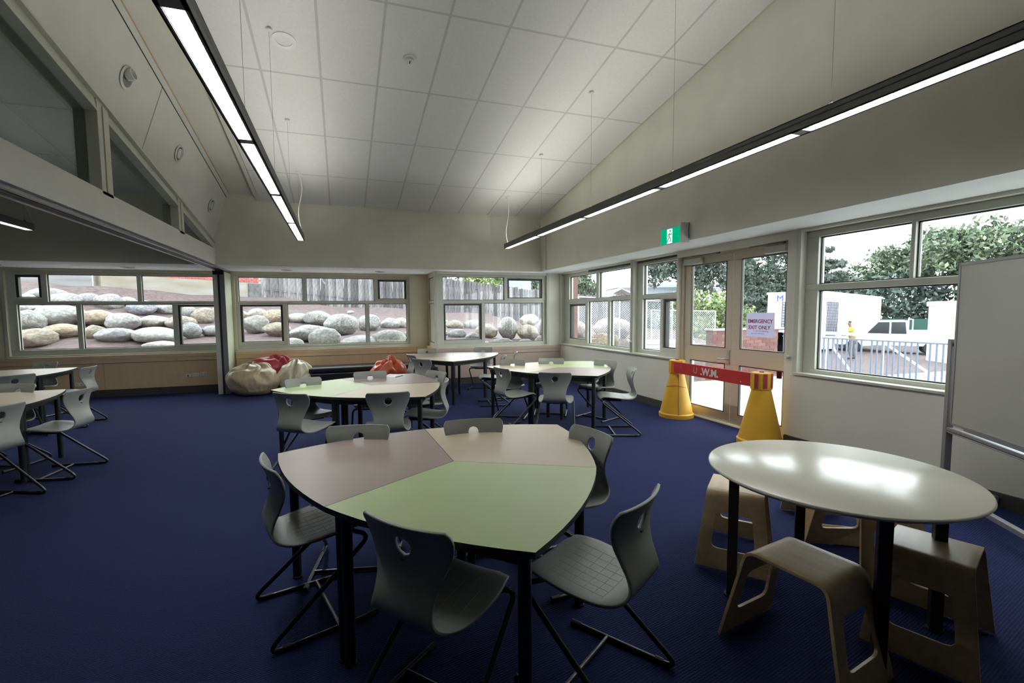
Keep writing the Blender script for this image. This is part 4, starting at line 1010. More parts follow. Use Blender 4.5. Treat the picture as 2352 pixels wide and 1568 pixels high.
for i, b in enumerate(sorted(BL_, key=azim)):
    wn, row, colr, x, y, z, rx, ry, rz_ = b
    lim = 9.95 if x > 1.9 else 10.9
    if y-ry < lim and x < 4.9: f_ = (lim+ry)/y; x, y, z, rx, rz_ = x*f_, y*f_, 1.5+(z-1.5)*f_, rx*f_, rz_*f_
    k = (wn, row); cnt[k] = cnt.get(k, 0)+1
    o = bpy.data.objects.new('boulder', RM[(i*5+3) % 8]); C.objects.link(o); o.location = (x, y, z); o.scale = (rx*1.03, ry, rz_*1.03); o.rotation_euler = (0, 0, -math.atan2(x, y)*.9+(math.pi if i % 2 else 0))
    o.material_slots[0].link = 'OBJECT'; o.material_slots[0].material = M['rock_'+colr]
    tag(o, '%s boulder, %s from the left in the %s row outside the %s' % (WORD.get(colr, colr), ORD[cnt[k]-1], 'upper' if row == 'u' else 'lower', WN[wn]), 'boulder', 'boulders on the bank outside the windows')

# ---------------------------------------------------------------- paling fence
M['paling'] = [mat('weathered_paling_%d' % i, tuple(x*(.30, .38, .20)[i] for x in c1), .9, 0, 7, .3, 30, col2=tuple(x*(.42, .56, .30)[i] for x in c2), stretch=(4, 4, .6), detail=6) for i, (c1, c2) in enumerate([((.22, .20, .22), (.38, .36, .38)), ((.28, .265, .27), (.45, .435, .44)), ((.18, .165, .18), (.33, .31, .32))])]
FP = [Vector(p) for p in [(-3.20, 22.27, 2.20), (1.148, 23.966, 1.80), (5.241, 25.215, 1.50), (11.794, 26.671, .90), (16.07, 27.33, .62), (19.2, 26.9, .3)]]
fe = thing('paling_fence', 'weathered grey timber paling fence running behind the boulders', 'fence', FP[0])
pv = []
for k in range(3):
    h = 1.9; wdt = .2
    mb = MB(); mb.hexa([(-wdt/2, -.011, -.7), (wdt/2, -.011, -.7), (wdt/2, .011, -.7), (-wdt/2, .011, -.7), (-wdt/2+.004*k, -.011, h-.02*k), (wdt/2, -.011, h), (wdt/2, .011, h), (-wdt/2+.004*k, .011, h-.02*k)])
    pv.append(mb.mesh('paling', M['paling'][k]))
for i in range(len(FP)-1):
    a, b = FP[i], FP[i+1]; L_ = (b-a).xy.length; n = int(L_/.178)
    for j in range(n):
        p = a.lerp(b, (j+.5)/n)-FP[0]; o = bpy.data.objects.new('paling', pv[random.choice([0, 0, 1, 1, 2])]); C.objects.link(o); o.parent = fe
        o.location = (p.x, p.y, p.z+random.uniform(-.02, .03)); o.location.x -= .012*(j % 2); o.location.y += .024*(j % 2); o.rotation_euler = (random.uniform(-.012, .012), random.uniform(-.012, .012), math.atan2((b-a).y, (b-a).x)+random.uniform(-.04, .04)); o.scale = (random.uniform(.97, 1.05), 1+.3*random.random(), random.uniform(.98, 1.02))
    for hz in (.35, 1.5):
        q = MB(); q.tube([a-FP[0]+Vector((.02, .06, hz)), b-FP[0]+Vector((.02, .06, hz))], .045, 4); q.build('rail', M['paling'][2], fe)
# neighbouring brick house on a concrete footing
HA, HB = Vector((-7.07, 17.89, 0)), Vector((-3.22, 22.29, 0)); hd = (HB-HA); hl = hd.length; ha = math.atan2(hd.y, hd.x)
hs = thing('brick_house', 'red brick house wall on a pale concrete footing above the bank', 'house', HA, ha)
MB().box(0, 0, 1.2, hl, .4, 2.83).build('footing', mat('stained_concrete_footing', (.21, .18, .14), .9, 0, 1.4, .15, 12, col2=(.27, .265, .25), stretch=(.4, .4, 2)), hs)
MB().box(hl-.62, -.06, 1.2, hl-.02, .0, 2.80).build('render_patch', mat('dark_patched_concrete', (.11, .11, .11), .9, .25, 9), hs)
bk = [mat('red_brick_%d' % i, c, .8, .12, 9, .1, 40) for i, c in enumerate([(.33, .085, .07), (.37, .13, .105), (.28, .07, .06)])]
M['mortar'] = mat('pale_mortar', (.52, .44, .40), .95, .05, 20)
bmesh_ = [MB().box(-.113, -.012, 0, .113, .1, .062).mesh('brick', m) for m in bk]
MB().box(0, .006, 2.83, hl, .3, 5.2).build('wall', M['mortar'], hs)
for r_ in range(6):
    for k in range(int(hl/.24)):
        o = bpy.data.objects.new('brick', random.choice(bmesh_)); C.objects.link(o); o.parent = hs; o.location = (.12+k*.24+(.12 if r_ % 2 else 0), 0, 2.842+r_*.075)
MB().box(0, -.005, 2.842+6*.075, hl, .1, 5.2).build('upper_brickwork', bk[0], hs, kind='stuff')
gw = thing('concrete_wall', 'long grey concrete retaining wall left of the brick house', 'wall', (-12.6, 15.2, 0), math.atan2(2.5, 5.2))
MB().box(0, 0, 1.0, 5.95, .3, 2.95).build('wall', mat('grey_board_concrete', (.16, .16, .165), .9, 0, 2, .15, 12, col2=(.23, .23, .235), stretch=(.3, .3, 4)), gw)
q = MB()
for k in range(9): q.box(.4+k*.62, -.02, 2.80, .75+k*.62, .02, 2.9)
q.build('vent_block', M['track'], gw)

# ---------------------------------------------------------------- low red brick wall, pavers, site fence, railing by the path
rw = thing('brick_planter_wall', 'low red brick wall with pale capping outside the double door', 'wall', (7.86, 8.4, 0))
M['mortar2'] = mat('grey_mortar', (.19, .145, .14), .95, .05, 20)
MB().box(.0, .008, -.2, 2.16, .2, 1.05).build('core', M['mortar2'], rw); MB().box(-.02, -.03, 1.05, 2.2, .23, 1.09).build('capping', mat('pale_capping', (.34, .31, .30), .8, .03, 10), rw, bevel=.005)
bk2 = [MB().box(-.113, -.0, 0, .113, .1, .064).mesh('brick', mat('dusky_red_brick_%d' % i, c, .85, .1, 12)) for i, c in enumerate([(.17, .075, .066), (.20, .095, .084), (.145, .06, .056)])]
for r_ in range(14):
    for k in range(9):
        x = .12+k*.24+(.12 if r_ % 2 else 0)
        if x > 2.1: continue
        if r_ % 2 and k == 0: o = bpy.data.objects.new('brick', bk2[r_ % 3]); C.objects.link(o); o.parent = rw; o.location = (.058, 0, r_*.0745); o.scale = (.5, 1, 1)
        o = bpy.data.objects.new('brick', random.choice(bk2)); C.objects.link(o); o.parent = rw; o.location = (x, 0, .0+r_*.0745)
pv_ = thing('paver_stack', 'stack of pale concrete pavers outside the narrow window by the door', 'pavers', (6.25, 7.95, -.02), -.3)
M['paver'] = mat('pale_paver', (.60, .60, .58), .9, .05, 9)
for k in range(12):
    for x in (-.34, 0.0, .34):
        MB().box(x-.165, -.2, k*.078, x+.165, .2, k*.078+.07).build('paver', M['paver'], pv_)
M['galv'] = mat('galvanised_tube', (.50, .52, .55), .45, .04, 12, metal=.4)
def site_panel(p, q_, zt0, zt1, zb, lb):
    p, q_ = Vector((*p, 0)), Vector((*q_, 0)); d = q_-p; Ln = d.length
    t = thing('site_fence_panel', lb, 'fence', (p.x, p.y, zb), math.atan2(d.y, d.x), 'temporary site fence panels')
    h0, h1 = zt0-zb, zt1-zb
    for x, h in ((0, h0), (Ln, h1)): MB().tube([(x, 0, 0), (x, 0, h)], .021, 8).build('post', M['galv'], t, smooth=50)
    MB().tube([(0, 0, h0-.02), (Ln, 0, h1-.02)], .02, 8).build('top_rail', M['galv'], t, smooth=50); MB().tube([(0, 0, .06), (Ln, 0, .06)], .018, 8).build('bottom_rail', M['galv'], t, smooth=50)
    MB().box(-.3, -.12, -.08, .3, .12, .04).build('base_block', M['concrete'], t)
    m = MB(); sp = .075; H = min(h0, h1)-.02
    k = -int(H/sp)-1
    while k*sp < Ln:
        for sg_ in (1, -1):
            x0 = k*sp if sg_ > 0 else k*sp+H
            pts = []
            for s in (0, 1):
                x = x0+sg_*H*s; z = .06+(H-.06)*s; pts.append([x, z])
            (xa, za), (xb, zb_) = pts
            def clip(xa, za, xb, zb_):
                out = []
                for x_, z_ in ((xa, za), (xb, zb_)):
                    if x_ < 0: f = (0-xa)/(xb-xa); x_, z_ = 0, za+(zb_-za)*f
                    elif x_ > Ln: f = (Ln-xa)/(xb-xa); x_, z_ = Ln, za+(zb_-za)*f
                    out.append((x_, z_))
                return out
            if max(xa, xb) <= 0.01 or min(xa, xb) >= Ln-.01: continue
            c2 = clip(xa, za, xb, zb_)
            m.tube([(c2[0][0], .002*sg_, c2[0][1]), (c2[1][0], .002*sg_, c2[1][1])], .0035, 3, cap=False)
        k += 1
    m.build('chain_mesh', M['galv'], t, kind='stuff'); return t
site_panel((6.45, 12.05), (7.88, 12.15), 1.95, 1.88, .45, 'chain-link site fence panel outside the far right-wall window, left one')
site_panel((7.90, 12.17), (9.38, 11.66), 1.86, 1.80, .45, 'chain-link site fence panel with leaning post behind the giant boulder')
site_panel((9.42, 12.70), (11.72, 12.43), 1.55, 1.50, .35, 'chain-link site fence panel outside the left door leaf')
# steel balustrade
M['blue_steel'] = mat('blue_grey_painted_steel', (.14, .18, .265), .5, .03, 10)
M['white_rail'] = mat('white_handrail_paint', (.72, .72, .74), .4, .02, 10)
bl = thing('balustrade', 'blue-grey steel balustrade with a white handrail along the path', 'railing', (9.2, 7.83, 0))
MB().tube([(0, .03, 1.03), (0, -7.4, 1.03)], .03, 12).build('handrail', M['white_rail'], bl, smooth=40)
for z, r_ in ((.93, .012), (.10, .015)): MB().box(-.012, -7.4, z-r_, .012, .0, z+r_).build('rail', M['blue_steel'], bl)
bm1 = MB().box(-.008, -.012, .10, .008, .012, .93).mesh('baluster', M['blue_steel'])
for k in range(9):
    y = -k*.9; MB().box(-.02, -.05, -.05, .02, .05, 1.01).build('post', M['blue_steel'], bl)
    bl.children[-1].location.y = y
    if k < 8:
        for j in range(9):
            o = bpy.data.objects.new('baluster', bm1); C.objects.link(o); o.parent = bl; o.location.y = y-.09*(j+1)
rh = thing('stair_handrail', 'white sloping stair handrails behind the balustrade', 'railing', (10.4, 7.7, 0))
for (y0, z0), (y1, z1) in (((0, .86), (-.62, .12)), ((-1.15, .86), (-2.3, .1)), ((-2.4, .45), (-3.2, -.1))):
    MB().tube([(0, y0, z0), (0, y1, z1)], .024, 8).build('handrail', M['white_rail'], rh, smooth=40)
    for f in (.05, .95): MB().tube([(0, y0+(y1-y0)*f, z0+(z1-z0)*f), (0, y0+(y1-y0)*f, -.9)], .018, 6).build('post', M['white_rail'], rh)

# ---------------------------------------------------------------- site office, truck, shed, house roofs
M['office_white'] = mat('white_site_office', (.74, .76, .76), .5, .02, 3)
of = thing('site_office', 'white portable site office with mesh window and a blue letter M', 'building', (24.3, 18.4, -.9), math.atan2(.26, .966)); of.rotation_euler[1] = R(1.6)
MB().box(0, 0, .25, 8.6, 2.75, 3.36).build('cabin', M['office_white'], of, bevel=.03)
MB().box(-.05, -.05, 3.30, 8.65, 2.8, 3.42).build('roof', M['office_white'], of)
for x in (.3, 4.2, 8.2):
    for y in (.3, 2.4): MB().box(x-.15, y-.15, 0, x+.15, y+.15, .25).build('support_block', M['concrete'], of)
M['mesh_dark'] = mat('window_mesh_grey', (.06, .06, .075), .5); M['win_grey'] = mat('grey_window', (.33, .34, .40), .3)
def mesh_window(parent, face, a0, a1, z0, z1):
    f = (lambda a, d, z: (a, -d, z)) if face == 'side' else (lambda a, d, z: (-d, a, z))
    mb = MB(); mb.box(*f(a0, 0, z0), *f(a1, .03, z1)); w_ = mb.build('window', M['win_grey'], parent)
    q = MB(); n = int((a1-a0)/.13)
    for i in range(n+1): a = a0+(a1-a0)*i/n; q.box(*f(a-.012, .03, z0), *f(a+.012, .05, z1))
    n = int((z1-z0)/.15)
    for i in range(n+1): z = z0+(z1-z0)*i/n; q.box(*f(a0, .03, z-.012), *f(a1, .05, z+.012))
    q.build('security_grille', M['mesh_dark'], w_)
mesh_window(of, 'side', .75, 2.15, 1.0, 2.85); mesh_window(of, 'end', .5, 1.9, 1.0, 2.85)
text('lettering', 'M', .5, mat('blue_sign_paint', (.06, .08, .40), .5), of, (-.03, 2.05, 3.05), (R(90), 0, R(-90)), .01)
q = MB(); q.tube([(.0, -.06, .4), (.0, -.06, 3.2)], .035, 8); q.tube([(.55, -.08, .3), (.55, -.08, 2.6)], .025, 6); q.build('downpipe', M['office_white'], of)
tk = thing('ute_truck', 'white flat-tray utility truck parked beyond the balustrade', 'truck', (28.25, 17.5, -.9), R(126))
M['car_white'] = mat('white_car_paint', (.70, .72, .72), .25, .02, 4); M['car_glass'] = mat('dark_car_glass', (.03, .035, .04), .1)
mb = MB(); prof_ = [(-2.6, .45), (2.3, .45), (2.35, .95), (1.15, 1.08), (.55, 1.78), (-.75, 1.80), (-.85, .95), (-2.6, .95)]
mb.extr([(x, -.85, z) for x, z in prof_], (0, 1.7, 0)); mb.build('body', M['car_white'], tk, bevel=.04)
for s in (-1, 1):
    q = MB(); y = s*.86; q.extr([(.95, y, 1.10), (.46, y, 1.70), (-.02, y, 1.71), (-.02, y, 1.10)], (0, s*.012, 0)); q.extr([(-.10, y, 1.10), (-.10, y, 1.71), (-.66, y, 1.71), (-.72, y, 1.10)], (0, s*.012, 0)); q.build('side_window', M['car_glass'], tk)
    q = MB(); q.tube([(.95, s*.875, 1.08), (.45, s*.875, 1.72), (-.7, s*.875, 1.73), (-.76, s*.875, 1.08)], .02, 6); q.build('window_trim', M['white_rail'], tk)
    for x in (-1.75, 1.5):
        q = MB(); q.lathe([(.16, -.11), (.33, -.11), (.36, -.06), (.36, .06), (.33, .11), (.16, .11)], 22, (x, s*.78, .36), axis=(0, 1, 0)); wh = q.build('wheel', M['black_plastic'], tk, smooth=40)
        MB().lathe([(.17, -.09), (.17, .115), (.05, .12)], 14, (x, s*.78, .36), axis=(0, s, 0)).build('hub', M['steel'], wh)
MB().extr([(1.10, -.72, 1.11), (.58, -.66, 1.74), (.58, .66, 1.74), (1.10, .72, 1.11)], (.015, 0, .01)).build('windscreen', M['car_glass'], tk)
MB().box(-2.7, -.95, .95, -.9, .95, 1.02).build('tray', M['steel'], tk); q = MB(); q.box(-2.7, -.95, 1.02, -.9, -.92, 1.25); q.box(-2.7, .92, 1.02, -.9, .95, 1.25); q.tube([(-.95, -.9, 1.0), (-.95, -.9, 1.85), (-.95, .9, 1.85), (-.95, .9, 1.0)], .03, 6); q.build('tray_sides', M['car_white'], tk)
cb = thing('site_cabin', 'narrow white site cabin partly hidden by the whiteboard', 'cabin', (24.9, 12.9, -.9), R(-25))
MB().box(-.1, 0, 0, 1.2, 1.2, 2.55).build('shell', M['office_white'], cb, bevel=.03); MB().box(-.16, -.06, 2.50, 1.26, 1.26, 2.72).build('roof', M['office_white'], cb, bevel=.04); MB().box(.1, -.02, .1, .95, 0, 2.2).build('door', M['white_rail'], cb)
gf = thing('shade_cloth_fence', 'dark green shade-cloth fence in front of the trees', 'fence', (33.5, 22.4, -.9), math.atan2(-4.2, 3.6))
MB().box(0, -.01, .05, 7.5, .01, 1.75).build('cloth', mat('dark_green_shade_cloth', (.025, .075, .06), .9, .1, 5), gf)
for x in (0, 2.5, 5, 7.5): MB().tube([(x, 0, 0), (x, 0, 1.85)], .03, 6).build('post', M['galv'], gf)
nh = thing('neighbour_house', 'grey house with a flat overhanging roof among the trees', 'house', (25.5, 39, 0), math.atan2(-1.0, 3.0))
MB().box(0, 0, 0, 6.0, 5, 3.75).build('wall', mat('grey_weatherboard', (.38, .40, .44), .8, .05, 5), nh); MB().box(-.6, -.6, 3.75, 7.6, 5.6, 4.0).build('roof', mat('grey_roof_sheet', (.42, .46, .50), .5, .03, 5), nh)
MB().box(-1.5, -1.8, 2.55, 5.2, 0, 2.68).build('verandah_roof', M['office_white'], nh)
MB().box(1.0, -.02, 1.2, 2.6, 0, 2.3).build('window', M['win_grey'], nh)
cp = thing('gabled_carport', 'small gabled roof with timber truss beyond the paling fence', 'carport', (21.6, 33.0, 0), math.atan2(-.3, 1))
q = MB()
for s in (-1, 1):
    q.hexa([(0, 0, 3.32), (s*1.35, 0, 2.66), (s*1.35, 4, 2.66), (0, 4, 3.32), (0, 0, 3.40), (s*1.35, 0, 2.74), (s*1.35, 4, 2.74), (0, 4, 3.40)][::1] if s > 0 else [(s*1.35, 0, 2.66), (0, 0, 3.32), (0, 4, 3.32), (s*1.35, 4, 2.66), (s*1.35, 0, 2.74), (0, 0, 3.40), (0, 4, 3.40), (s*1.35, 4, 2.74)])
q.build('roof', mat('pale_roof_sheet', (.62, .66, .66), .5, .03, 5), cp)
q = MB(); q.tube([(-1.3, .02, 2.64), (1.3, .02, 2.64)], .05, 4); q.tube([(0, .02, 2.64), (0, .02, 3.3)], .04, 4); q.tube([(-.6, .02, 2.66), (0, .02, 3.1), (.6, .02, 2.66)], .04, 4); q.build('truss', mat('brown_timber', (.12, .085, .06), .8), cp)
for x in (-1.25, 1.25):
    for y in (.1, 3.9): MB().box(x-.05, y-.05, 0, x+.05, y+.05, 2.7).build('post', M['office_white'], cp)

# ---------------------------------------------------------------- trees and shrubs
LEAF = {k: [mat('leaf_%s_%d' % (k, i), c, .7, .2, 3) for i, c in enumerate(cs)] for k, cs in {
    'mid': [(.115, .155, .095), (.17, .215, .125), (.07, .10, .07)], 'dark': [(.072, .098, .082), (.11, .14, .11), (.048, .07, .06)], 'light': [(.20, .27, .095), (.28, .34, .14), (.13, .18, .075)], 'blue': [(.09, .125, .105), (.13, .17, .145), (.06, .085, .075)]}.items()}
M['bark'] = mat('grey_brown_bark', (.12, .095, .08), .9, .2, 12)
def tree(name, lb, cat, base, blobs, kind, n, leaf, seed, trunk=.14, branches=5, grp=None, long=1.5):
    rng = np.random.default_rng(seed); base = np.array(base, float)
    t = thing(name, lb, cat, tuple(base), 0, grp)
    vol = np.array([b[3]*b[4]*b[5] for b in blobs]); share = (vol**.7/(vol**.7).sum()*n).astype(int); P = []
    for b, k in zip(blobs, share):
        c = np.array(b[:3])-base; r = np.array(b[3:6])
        nc = max(6, k//45); d = rng.normal(size=(nc, 3)); d /= np.linalg.norm(d, axis=1)[:, None]
        cc = c+d*r*(rng.random((nc, 1))**.4)*.95
        which = rng.integers(0, nc, k); P.append(cc[which]+rng.normal(size=(k, 3))*r*.13)
    P = np.concatenate(P); N = len(P)
    u = rng.normal(size=(N, 3)); u /= np.linalg.norm(u, axis=1)[:, None]; v = rng.normal(size=(N, 3)); v -= (u*v).sum(1)[:, None]*u; v /= np.linalg.norm(v, axis=1)[:, None]
    s = leaf*(.6+.8*rng.random((N, 1)))
    q = np.stack([P-u*s*long*.5, P+v*s*.35, P+u*s*long*.5, P-v*s*.35], 1).reshape(-1, 3)
    me = bpy.data.meshes.new('foliage'); me.vertices.add(4*N); me.vertices.foreach_set('co', q.ravel()); me.loops.add(4*N); me.loops.foreach_set('vertex_index', np.arange(4*N)); me.polygons.add(N); me.polygons.foreach_set('loop_start', np.arange(0, 4*N, 4)); me.polygons.foreach_set('loop_total', np.full(N, 4))
    for m in LEAF[kind]: me.materials.append(m)
    me.polygons.foreach_set('material_index', rng.integers(0, 3, N)); me.update()
    o = bpy.data.objects.new('foliage', me); C.objects.link(o); o.parent = t; o['kind'] = 'stuff'
    top = np.mean([np.array(b[:3]) for b in blobs], 0)-base
    q_ = MB(); q_.tube([(0, 0, -.3), tuple(top*.4+np.array([.1, 0, 0])), tuple(top)], [trunk, trunk*.75, trunk*.3], 8); q_.build('trunk', M['bark'], t, smooth=60)
    for k in range(branches):
        b = blobs[k % len(blobs)]; e = np.array(b[:3])-base+rng.normal(size=3)*np.array(b[3:6])*.45; st = top*(.3+.12*(k % 5))
        q_ = MB(); q_.tube([tuple(st), tuple(st*.4+e*.6+np.array([0, 0, .15])), tuple(e)], [trunk*.4, trunk*.25, trunk*.08], 5); q_.build('branch', M['bark'], t)
    return t
tree('round_tree', 'round dark green tree beyond the fence, outside the far right-wall window', 'tree', (16.3, 30.5, .5), [(16.0, 30.6, 3.5, 1.5, 1.5, 1.25), (17.2, 30.8, 2.9, 1.0, 1.0, .9)], 'mid', 5500, .17, 1)
tree('tall_tree', 'tall dark tree behind the grey house roof', 'tree', (28.0, 31.5, 0), [(25.6, 33.0, 5.6, 1.9, 1.9, 2.1), (28.0, 31.5, 4.6, 2.0, 2.0, 2.2), (27.5, 31.5, 7.0, 2.5, 2.5, 2.0), (24.0, 33.8, 6.3, 1.0, 1.0, .8)], 'dark', 9000, .24, 2, .2)
tree('bushy_shrub', 'light green bushy shrub behind the left door leaf', 'shrub', (15.6, 16.6, .1), [(14.6, 17.1, 1.7, .8, .9, .85), (15.7, 16.3, 1.6, .9, .9, .8), (15.1, 16.7, .7, 1.4, 1.0, .7), (16.3, 15.7, .9, .7, .8, .8)], 'light', 7000, .11, 3, .06)
tree('thin_tree', 'thin-crowned tree with gaps of sky above the light shrub', 'tree', (29.2, 30.3, -.2), [(28.2, 31.2, 5.4, 1.5, 1.5, 1.6), (30.0, 29.6, 4.7, 1.8, 1.8, 1.7), (29.6, 30.0, 6.6, 2.0, 2.0, 1.0)], 'blue', 3600, .2, 4, .12)
tree('spreading_tree', 'large dark spreading tree behind the right door leaf', 'tree', (26.3, 23.4, -.4), [(25.0, 24.2, 4.1, 1.4, 1.4, 1.5), (26.6, 22.9, 3.4, 1.7, 1.6, 1.8), (25.6, 23.6, 2.0, 2.0, 1.6, 1.3), (26.6, 22.6, 5.2, 1.6, 1.6, .8), (27.6, 21.9, 2.2, 1.3, 1.3, 1.5)], 'dark', 12000, .17, 5, .25, 8)
tree('conifer', 'dark conifer with drooping layered branches, left in the near right window', 'tree', (27.7, 20.7, -.7), [(27.4, 20.9, 4.9, .9, .9, .35), (27.6, 20.6, 4.2, 1.0, 1.2, .35), (27.6, 20.5, 3.5, 1.1, 1.4, .4), (27.7, 20.3, 2.9, 1.3, 1.7, .4), (27.2, 21.1, 5.5, .6, .6, .3)], 'dark', 5200, .16, 6, .14, 8)
tree('leafy_tree', 'mid green leafy tree left of the window mullion, above the site office', 'tree', (46, 29.0, -.7), [(45.0, 30.6, 4.0, 2.2, 2.2, 1.4), (46.3, 28.0, 5.0, 2.4, 2.4, 2.2), (47.0, 26.0, 6.2, 2.0, 2.0, 2.0)], 'mid', 8000, .26, 7, .25, 8)
tree('leafy_tree', 'broad mid green tree at the upper right, behind the whiteboard top', 'tree', (45.5, 21.5, -.8), [(43.6, 23.6, 5.5, 2.0, 2.0, 2.0), (45.0, 21.3, 5.6, 2.4, 2.4, 2.3), (47.5, 19.5, 4.8, 2.6, 2.6, 2.0), (50.5, 17.5, 4.3, 2.8, 2.8, 2.0)], 'mid', 13000, .27, 8, .3, 10)
tree('hedge_trees', 'dense dark mass of trees beyond the truck', 'trees', (45, 25.5, -.9), [(41.5, 28.0, 2.0, 2.4, 2.4, 2.6), (43.6, 25.7, 1.6, 2.8, 2.6, 3.0), (45.8, 23.0, 1.6, 2.8, 2.6, 3.0), (48.0, 20.0, 1.6, 3.0, 3.0, 2.8), (40, 30.5, 1.8, 2.4, 2.4, 2.4), (38.0, 33.0, 1.6, 2.6, 2.4, 2.6)], 'blue', 15000, .28, 9, .3, 8)
tree('hedge_trees', 'dense dark shrubs closing the view behind the red brick wall', 'trees', (23.5, 27, -.2), [(20.0, 29.0, .9, 2.0, 2.0, 1.5), (22.5, 27.0, .9, 2.0, 1.8, 1.7), (24.5, 24.5, .9, 1.8, 1.6, 1.6), (18.2, 20.2, .7, 1.4, 1.4, .9), (31, 28, 1.6, 3.0, 2.6, 2.6)], 'dark', 9000, .2, 10, .15)
tree('overhanging_shrub', 'light green shrub overhanging the fence outside the bay window', 'shrub', (7.9, 26.9, .9), [(7.4, 26.4, 3.45, .75, .6, .5), (8.0, 26.2, 3.1, .55, .5, .45), (8.7, 27.0, 3.5, .8, .6, .5)], 'light', 3600, .1, 11, .05, 4)
tree('background_tree', 'dark tree behind the fence, upper right of the bay window', 'tree', (13.0, 32.0, .4), [(12.4, 31.6, 3.0, 1.5, 1.0, 1.2), (14.6, 31.4, 2.9, 1.5, 1.0, 1.1), (6.0, 32.0, 4.4, 1.9, 1.0, 1.2), (13.4, 32.2, 3.8, 1.7, 1.0, 1.0)], 'mid', 9000, .15, 12)
bs = thing('blue_shed', 'blue-grey corrugated shed behind the overhanging shrub', 'shed', (10.0, 30.0, 0), 0)
q = MB()
for k in range(24): q.box(k*.1, -.015 if k % 2 else 0, .3, k*.1+.1, .1, 4.0)
q.build('cladding', mat('blue_grey_steel_sheet', (.30, .36, .46), .6, .05, 8), bs); MB().box(-.05, -.1, 4.0, 2.5, 2, 4.1).build('roof', M['track'], bs)

# ---------------------------------------------------------------- two workers in hi-vis
M['skin'] = mat('skin', (.22, .115, .08), .55, .05, 12); M['hivis'] = mat('hi_vis_yellow_cloth', (.26, .36, .02), .7, .05, 14); M['navy_cloth'] = mat('khaki_work_trousers', (.11, .105, .095), .85, .1, 20); M['hair'] = mat('short_dark_hair', (.03, .024, .02), .8); M['boot'] = mat('work_boot', (.06, .045, .03), .7)
def skin_obj(name, joints, edges, m, parent, root=0, sub=2):
    me = bpy.data.meshes.new(name); me.from_pydata([j[:3] for j in joints], edges, []); o = bpy.data.objects.new(name, me); C.objects.link(o)
    sk = o.modifiers.new('skin', 'SKIN'); sk.use_smooth_shade = True; sm = o.modifiers.new('sub', 'SUBSURF'); sm.levels = sub; sm.render_levels = sub
    if not me.skin_vertices:
        bm = bmesh.new(); bm.from_mesh(me); bm.verts.layers.skin.verify(); bm.to_mesh(me); bm.free()
    for i, j in enumerate(joints):
        sv = me.skin_vertices[0].data[i]; sv.radius = (j[3], j[4] if len(j) > 4 else j[3]); sv.use_root = (i == root)
    dg = bpy.context.evaluated_depsgraph_get(); me2 = bpy.data.meshes.new_from_object(o.evaluated_get(dg)); me2.name = name; bpy.data.objects.remove(o)
    me2.polygons.foreach_set('use_smooth', [True]*len(me2.polygons)); me2.materials.clear(); me2.materials.append(m)
    ob = bpy.data.objects.new(name, me2); C.objects.link(ob); ob.parent = parent; return ob
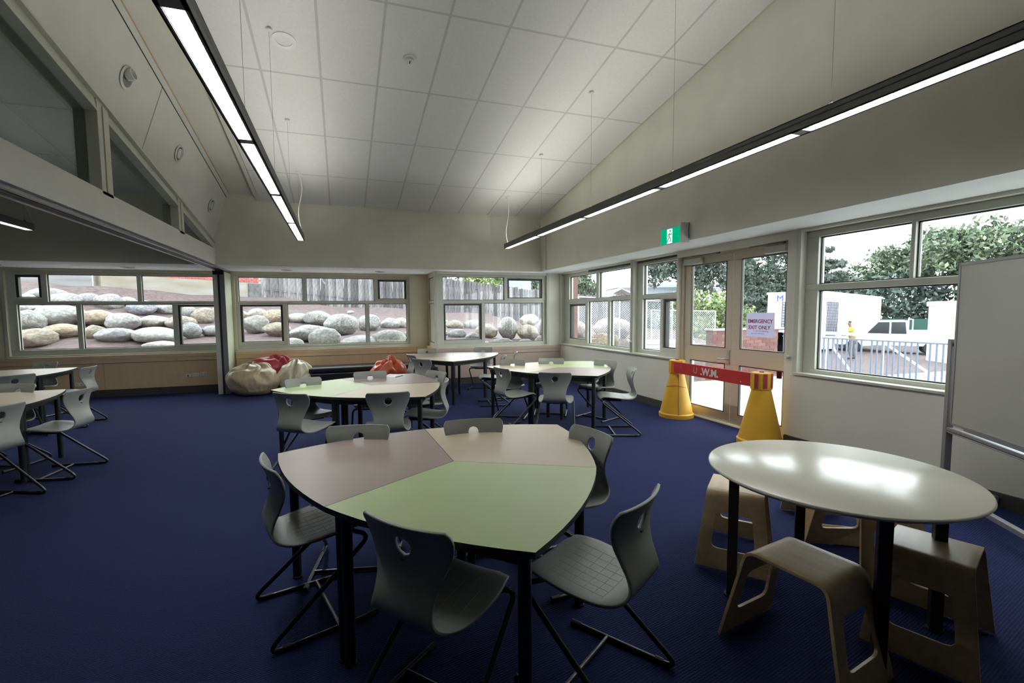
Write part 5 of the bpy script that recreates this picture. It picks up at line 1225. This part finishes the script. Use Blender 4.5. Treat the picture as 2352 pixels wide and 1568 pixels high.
def worker(loc, rz, lb, lean, armf):
    t = thing('person', lb, 'person', loc, rz, None)
    # local +x is the way he faces
    L = lean; hip = .93
    J = [(0, 0, hip, .13, .15), (L*.35, 0, 1.15, .12, .15), (L*.75, 0, 1.38, .12, .17), (L, 0, 1.50, .06, .06), (L*1.15+.015, 0, 1.575, .055, .055), (L*1.2+.03, 0, 1.66, .085, .08), (L*1.2+.025, 0, 1.735, .075, .07)]
    E_ = [(0, 1), (1, 2), (2, 3), (3, 4), (4, 5), (5, 6)]
    for s in (-1, 1):
        b = len(J); ax = armf[0] if s > 0 else armf[1]
        J += [(L*.8, s*.17, 1.43, .062), (L*.85+ax*.12, s*.24, 1.17, .048), (L*.95+ax*.36, s*.19, 1.06+.08*ax, .036), (L+ax*.44, s*.175, 1.05+.10*ax, .030)]; E_ += [(2, b), (b, b+1), (b+1, b+2), (b+2, b+3)]
        for k in range(4):   # fingers
            c = len(J); y = s*.175+(k-1.5)*.018; J += [(L+ax*.44+.05, y, 1.04+.10*ax, .010), (L+ax*.44+.085-.006*abs(k-1), y, 1.015+.10*ax, .0085)]; E_ += [(b+3, c), (c, c+1)]
        c = len(J); J += [(L+ax*.44+.015, s*.175-s*.04, 1.045+.10*ax, .011), (L+ax*.44+.045, s*.175-s*.055, 1.035+.10*ax, .009)]; E_ += [(b+3, c), (c, c+1)]
        b = len(J); J += [(.0, s*.095, .86, .095), (.03+.06*s, s*.11, .49, .062), (-.02+.06*s, s*.11, .10, .045), (.12+.06*s, s*.125, .035, .038)]; E_ += [(0, b), (b, b+1), (b+1, b+2), (b+2, b+3)]
    skin_obj('body', J, E_, M['skin'], t)
    k = 1.17
    Js = [(0, 0, hip+.0, .15, .175), (L*.35, 0, 1.15, .145, .175), (L*.75, 0, 1.37, .14, .19), (L*.97, 0, 1.485, .075, .085)]; Es = [(0, 1), (1, 2), (2, 3)]
    for s in (-1, 1):
        b = len(Js); ax = armf[0] if s > 0 else armf[1]; Js += [(L*.8, s*.18, 1.43, .08), (L*.83+ax*.06, s*.23, 1.27, .068)]; Es += [(2, b), (b, b+1)]
    sh = skin_obj('hi_vis_shirt', Js, Es, M['hivis'], t)
    Jt = [(0, 0, hip+.05, .15, .165)]; Et = []
    for s in (-1, 1):
        b = len(Jt); Jt += [(.0, s*.10, .83, .112), (.03+.06*s, s*.112, .49, .082), (-.02+.06*s, s*.112, .10, .07)]; Et += [(0, b), (b, b+1), (b+1, b+2)]
    skin_obj('trousers', Jt, Et, M['navy_cloth'], t)
    for s in (-1, 1):
        q = MB(); q.tube([(-.07+.06*s, s*.115, .05), (.02+.06*s, s*.118, .055), (.15+.06*s, s*.125, .04), (.19+.06*s, s*.128, .035)], [.045, .055, .048, .03], 10); q.build('boot', M['boot'], t, smooth=60)
    hx = L*1.2+.03
    q = MB(); q.tube([(hx+.078, 0, 1.69), (hx+.108, 0, 1.655), (hx+.08, 0, 1.645)], [.01, .016, .012], 6)
    for s in (-1, 1): q.lathe([(.001, -.012), (.024, -.008), (.028, .004), (.016, .01)], 8, (hx-.005, s*.082, 1.665), axis=(0, s, 0))
    q.build('nose_and_ears', M['skin'], t, smooth=60)
    q = MB()
    for s in (-1, 1): q.lathe([(.001, -.003), (.010, -.001), (.001, .004)], 8, (hx+.078, s*.032, 1.685), axis=(1, 0, 0))
    q.tube([(hx+.080, -.025, 1.615), (hx+.088, 0, 1.613), (hx+.080, .025, 1.615)], .005, 5); q.build('eyes_and_mouth', M['hair'], t)
    bm = bmesh.new(); bmesh.ops.create_icosphere(bm, subdivisions=3, radius=1)
    for v in list(bm.verts):
        if v.co.z < .05+.45*max(0, v.co.x): bm.verts.remove(v)
    for v in bm.verts: v.co = Vector((hx-.012+v.co.x*.098, v.co.y*.09, 1.69+v.co.z*.105))
    me = bpy.data.meshes.new('hair'); bm.to_mesh(me); bm.free(); me.materials.append(M['hair']); me.polygons.foreach_set('use_smooth', [True]*len(me.polygons)); o = bpy.data.objects.new('hair', me); C.objects.link(o); o.parent = t
    return t
worker((22.72, 15.52, -.83), R(125), 'person in a yellow hi-vis shirt standing beyond the balustrade, reaching forward', .10, (.8, .55))
worker((18.85, 15.9, -.9), R(-40), 'person in hi-vis seen head and shoulders through the right door glass', .06, (.2, .3))
